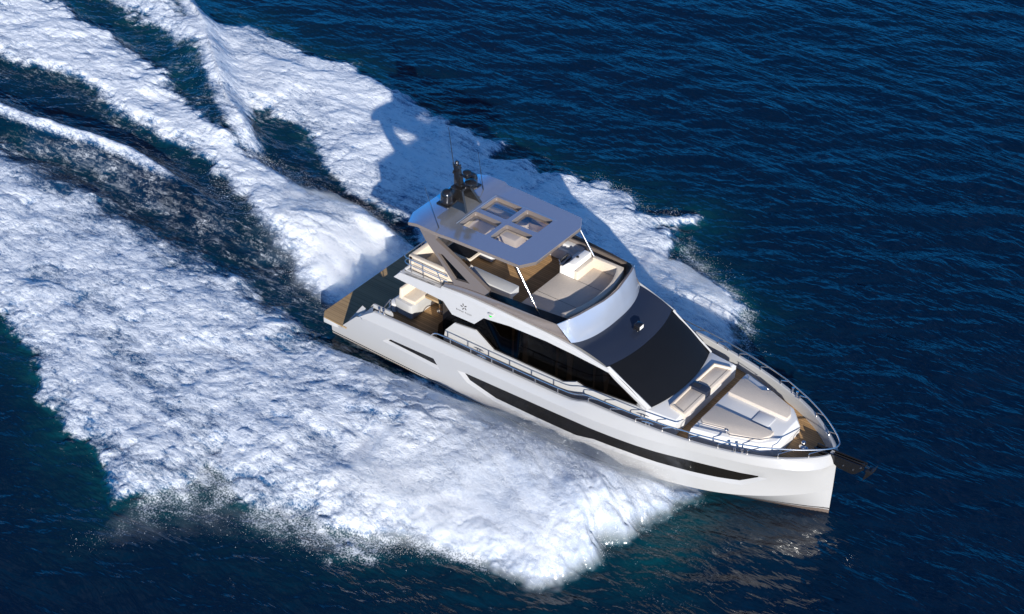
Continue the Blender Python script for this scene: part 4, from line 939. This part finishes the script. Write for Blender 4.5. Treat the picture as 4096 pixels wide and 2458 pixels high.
K(deep, water.inputs['Base Color'])
fb_ = math_('MULTIPLY', math_('ADD', math_('MULTIPLY', n2, .065), math_('ADD', math_('MULTIPLY', n1, .09), math_('MULTIPLY', n3, .018))), math_('MULTIPLY_ADD', sht, -.6, 1))
bf = N(t, 'ShaderNodeBump'); bf.inputs['Strength'].default_value = 1; bf.inputs['Distance'].default_value = 1.0; K(fb_, bf.inputs['Height'])
fd_ = N(t, 'ShaderNodeBsdfDiffuse'); K(foam_col, fd_.inputs['Color']); K(bf.outputs[0], fd_.inputs['Normal'])
ft2 = N(t, 'ShaderNodeBsdfTranslucent'); K(foam_col, ft2.inputs['Color']); K(bf.outputs[0], ft2.inputs['Normal'])
fm = N(t, 'ShaderNodeMixShader'); fm.inputs[0].default_value = .12; K(fd_.outputs[0], fm.inputs[1]); K(ft2.outputs[0], fm.inputs[2])
ms_ = N(t, 'ShaderNodeMixShader'); K(mask, ms_.inputs[0]); K(water.outputs[0], ms_.inputs[1]); K(fm.outputs[0], ms_.inputs[2])
om = N(t, 'ShaderNodeOutputMaterial'); K(ms_.outputs[0], om.inputs[0])

wo = sheet('water', Q[~qc], 'sea_and_foam'); wo['kind'] = 'structure'
fo_ = sheet('wake_foam', Q[qc], 'sea_and_foam'); fo_['kind'] = 'stuff'; fo_['label'] = 'churned white foam of the wake spreading behind and beside the yacht'; fo_['category'] = 'foam'

# ---- flying spray: droplets thrown off the bow waves and the propeller wash
mat('spray_drop', (.92, .93, .94), .5)
def scatter(n, pg, zmax, soft, p=2.0):
    lo = np.min(pg, 0) - soft; hi = np.max(pg, 0) + soft; q = rng.uniform(lo, hi, (n * 3, 2))
    s_ = sdist(pg, q[:, 0], q[:, 1]); k = (sstep(-soft, soft * 1.5, s_) * (.25 + 1.2 * sstep(.4, .62, fbm(q[:, 0] * .9, q[:, 1] * .9, 4, 131))) > rng.random(len(q))); q = q[k][:n]
    gi = np.clip(np.searchsorted(GX, q[:, 0]), 0, nI - 1); gj = np.clip(np.searchsorted(GY, q[:, 1]), 0, nJ - 1)
    return np.column_stack([q, Z[gi, gj] + .01 + zmax * rng.random(len(q)) ** p])
BOW = [(9.9,-1.5),(9.2,-3.4),(8.9,-5),(8.6,-6.8),(8.2,-7.7),(6.3,-8.0),(3.2,-9.6),(1.5,-9.0),(2.5,-5.5),(4,-3.2),(6,-2.7)]
pts = [scatter(80000, BOW, .6, .5), scatter(20000, STBD[4:30] + [(2, -4), (-8, -6)], .25, .5, 2.5)]
for pg, k in DRIFT[:2] + DRIFT[3:4]: pts.append(scatter(int(6000 * k), pg, .35, .6))
pts.append(scatter(26000, CENTRE[:6] + CENTRE[-6:], .5, .6)); pts.append(scatter(9000, [(-13.5,4),(-18.4,6.5),(-26,11.8),(-27,11),(-19,5.9),(-14,3.6)], .35, .5))
pts.append(scatter(26000, [p for p in PORT if p[0] > -3], .4, .6))
D = np.concatenate(pts); D = D[np.abs(D[:, 1]) > np.interp(D[:, 0], [-4.7, -4.6, 4, 7.6, 9.56, 11, 12.3, 13.4, 13.5], [0, 2.8, 2.85, 2.75, 2.2, 1.6, 1.0, .4, 0])]; nD = len(D); rad = .002 + .0055 * rng.random(nD) ** 3
tet = np.array([(1,1,1),(1,-1,-1),(-1,1,-1),(-1,-1,1)], float) / 1.2
rot = rng.normal(size=(nD, 4, 3)) * .35
V = (D[:, None, :] + (tet[None] + rot) * rad[:, None, None]).reshape(-1, 3).astype(np.float32)
base = np.arange(nD)[:, None, None] * 4
F = (base + np.array([(0,1,2),(0,3,1),(0,2,3),(1,3,2)])[None]).reshape(-1, 3).astype(np.int32)
me = bpy.data.meshes.new('sea_spray'); me.vertices.add(len(V)); me.vertices.foreach_set('co', V.ravel()); me.loops.add(F.size); me.loops.foreach_set('vertex_index', F.ravel())
me.polygons.add(len(F)); me.polygons.foreach_set('loop_start', np.arange(0, F.size, 3, dtype=np.int32)); me.polygons.foreach_set('loop_total', np.full(len(F), 3, np.int32)); me.update(calc_edges=True)
me.materials.append(MATS['spray_drop']); sp_o = bpy.data.objects.new('sea_spray', me); COL.objects.link(sp_o)
sp_o['kind'] = 'stuff'; sp_o['label'] = 'fine white spray droplets thrown up along the bow wave and wake'; sp_o['category'] = 'spray'

# ---- spray mist hanging over the breaking bow waves and the propeller wash
def mist_mat(nm, dens):
  mm_ = bpy.data.materials.new(nm)
  mm_.use_nodes = True; t2 = mm_.node_tree; t2.nodes.clear(); MATS[nm] = mm_
  o2 = N(t2, 'ShaderNodeOutputMaterial'); pv = N(t2, 'ShaderNodeVolumeScatter'); pv.inputs['Color'].default_value = (.86, .94, 1, 1); pv.inputs['Anisotropy'].default_value = 0
  c2 = N(t2, 'ShaderNodeTexCoord'); s2 = N(t2, 'ShaderNodeSeparateXYZ'); t2.links.new(c2.outputs['Object'], s2.inputs[0])
  q2 = N(t2, 'ShaderNodeMapping'); q2.inputs['Rotation'].default_value = (0, 0, -1.0); q2.inputs['Scale'].default_value = (.6, 1.5, 1.2); t2.links.new(c2.outputs['Object'], q2.inputs[0])
  nz2 = N(t2, 'ShaderNodeTexNoise'); nz2.inputs['Scale'].default_value = 1.3; nz2.inputs['Detail'].default_value = 5; nz2.inputs['Roughness'].default_value = .62; t2.links.new(q2.outputs[0], nz2.inputs['Vector'])
  r2_ = N(t2, 'ShaderNodeMapRange'); r2_.inputs[1].default_value = .40; r2_.inputs[2].default_value = .72; r2_.inputs[4].default_value = dens; t2.links.new(nz2.outputs['Fac'], r2_.inputs[0])
  zf = N(t2, 'ShaderNodeMapRange', interpolation_type='SMOOTHSTEP'); zf.inputs[1].default_value = 1.15; zf.inputs[2].default_value = .1; t2.links.new(s2.outputs[2], zf.inputs[0])
  mu = N(t2, 'ShaderNodeMath', operation='MULTIPLY'); t2.links.new(r2_.outputs[0], mu.inputs[0]); t2.links.new(zf.outputs[0], mu.inputs[1])
  t2.links.new(mu.outputs[0], pv.inputs['Density']); t2.links.new(pv.outputs[0], o2.inputs['Volume'])
mist_mat('spray_mist', 3.4); mist_mat('thin_mist', .28)
def mist(pg, height, edge, label, mt='spray_mist'):
    lo = np.min(pg, 0) - .4; hi = np.max(pg, 0) + .4; gx = np.arange(lo[0], hi[0], .2); gy = np.arange(lo[1], hi[1], .2)
    A, B = np.meshgrid(gx, gy, indexing='ij'); s_ = sdist(pg, A, B)
    top = height * sstep(-.1, edge, s_) * (.6 + .7 * fbm(A * .8, B * .8, 3, 171)); n_, k_ = A.shape
    Zs = np.array([[Z[min(np.searchsorted(GX, a), nI - 1), min(np.searchsorted(GY, b), nJ - 1)] for b in gy] for a in gx])
    keep = s_ > -.1; mb = MB(); idt = -np.ones(A.shape, int); idb = -np.ones(A.shape, int)
    for i in range(n_):
        for j in range(k_):
            if keep[i, j]:
                idt[i, j] = len(mb.v); mb.v.append((A[i, j], B[i, j], max(Zs[i, j], 0) + .02 + top[i, j])); idb[i, j] = len(mb.v); mb.v.append((A[i, j], B[i, j], -.25))
    edges = {}
    for i in range(n_ - 1):
        for j in range(k_ - 1):
            q = [(i, j), (i + 1, j), (i + 1, j + 1), (i, j + 1)]
            if all(keep[a] for a in q):
                mb.f.append(tuple(idt[a] for a in q)); mb.f.append(tuple(idb[a] for a in q[::-1]))
                for a, b in zip(q, q[1:] + q[:1]): edges[(a, b)] = 1
    for a, b in list(edges):
        if (b, a) not in edges: mb.f.append((idb[a], idb[b], idt[b], idt[a]))
    used = sorted({i for f in mb.f for i in f}); rm = {u_: k for k, u_ in enumerate(used)}
    mb.v = [mb.v[u_] for u_ in used]; mb.f = [tuple(rm[i] for i in f) for f in mb.f]
    o = mb.build('spray_mist', mt); o['kind'] = 'stuff'; o['category'] = 'spray'; o['label'] = label
    return o
mist([(9.9,-1.2),(9.3,-3.6),(9.0,-5.2),(8.7,-7.0),(8.2,-8.0),(6.4,-8.3),(4.6,-8.8),(3.0,-9.6),(1.2,-9.4),(.2,-6.5),(1.2,-3.4),(3.4,-1.0),(6,-.3),(8,-.2)], .80, 1.9, 'pale drifting mist thrown outward by the near bow wave')
mist([(-3.9,-11.2),(-2.6,-9.2),(-.9,-9.6),(1.4,-9.3),(3.2,-9.2),(3.0,-10.6),(.8,-11.3),(-1.0,-12.4),(-2.6,-14.4),(-3.5,-14.2)], .35, .8, 'thin grey mist trailing off the outer edge of the near wake', 'thin_mist')
mist([(-3.4,2.2),(-6,3.4),(-9.5,3.9),(-12,3.4),(-10,.6),(-7,-.6),(-4,-1.6)], .55, 1.0, 'white mist over the propeller wash just behind the stern')
mist([(9.4,1.2),(8.4,3.4),(7.2,5.4),(6.0,7.4),(3.6,8.6),(1.5,8),(3,4.5),(6,2.4),(8,1.0)], .6, 1.2, 'pale mist thrown outward by the far bow wave')
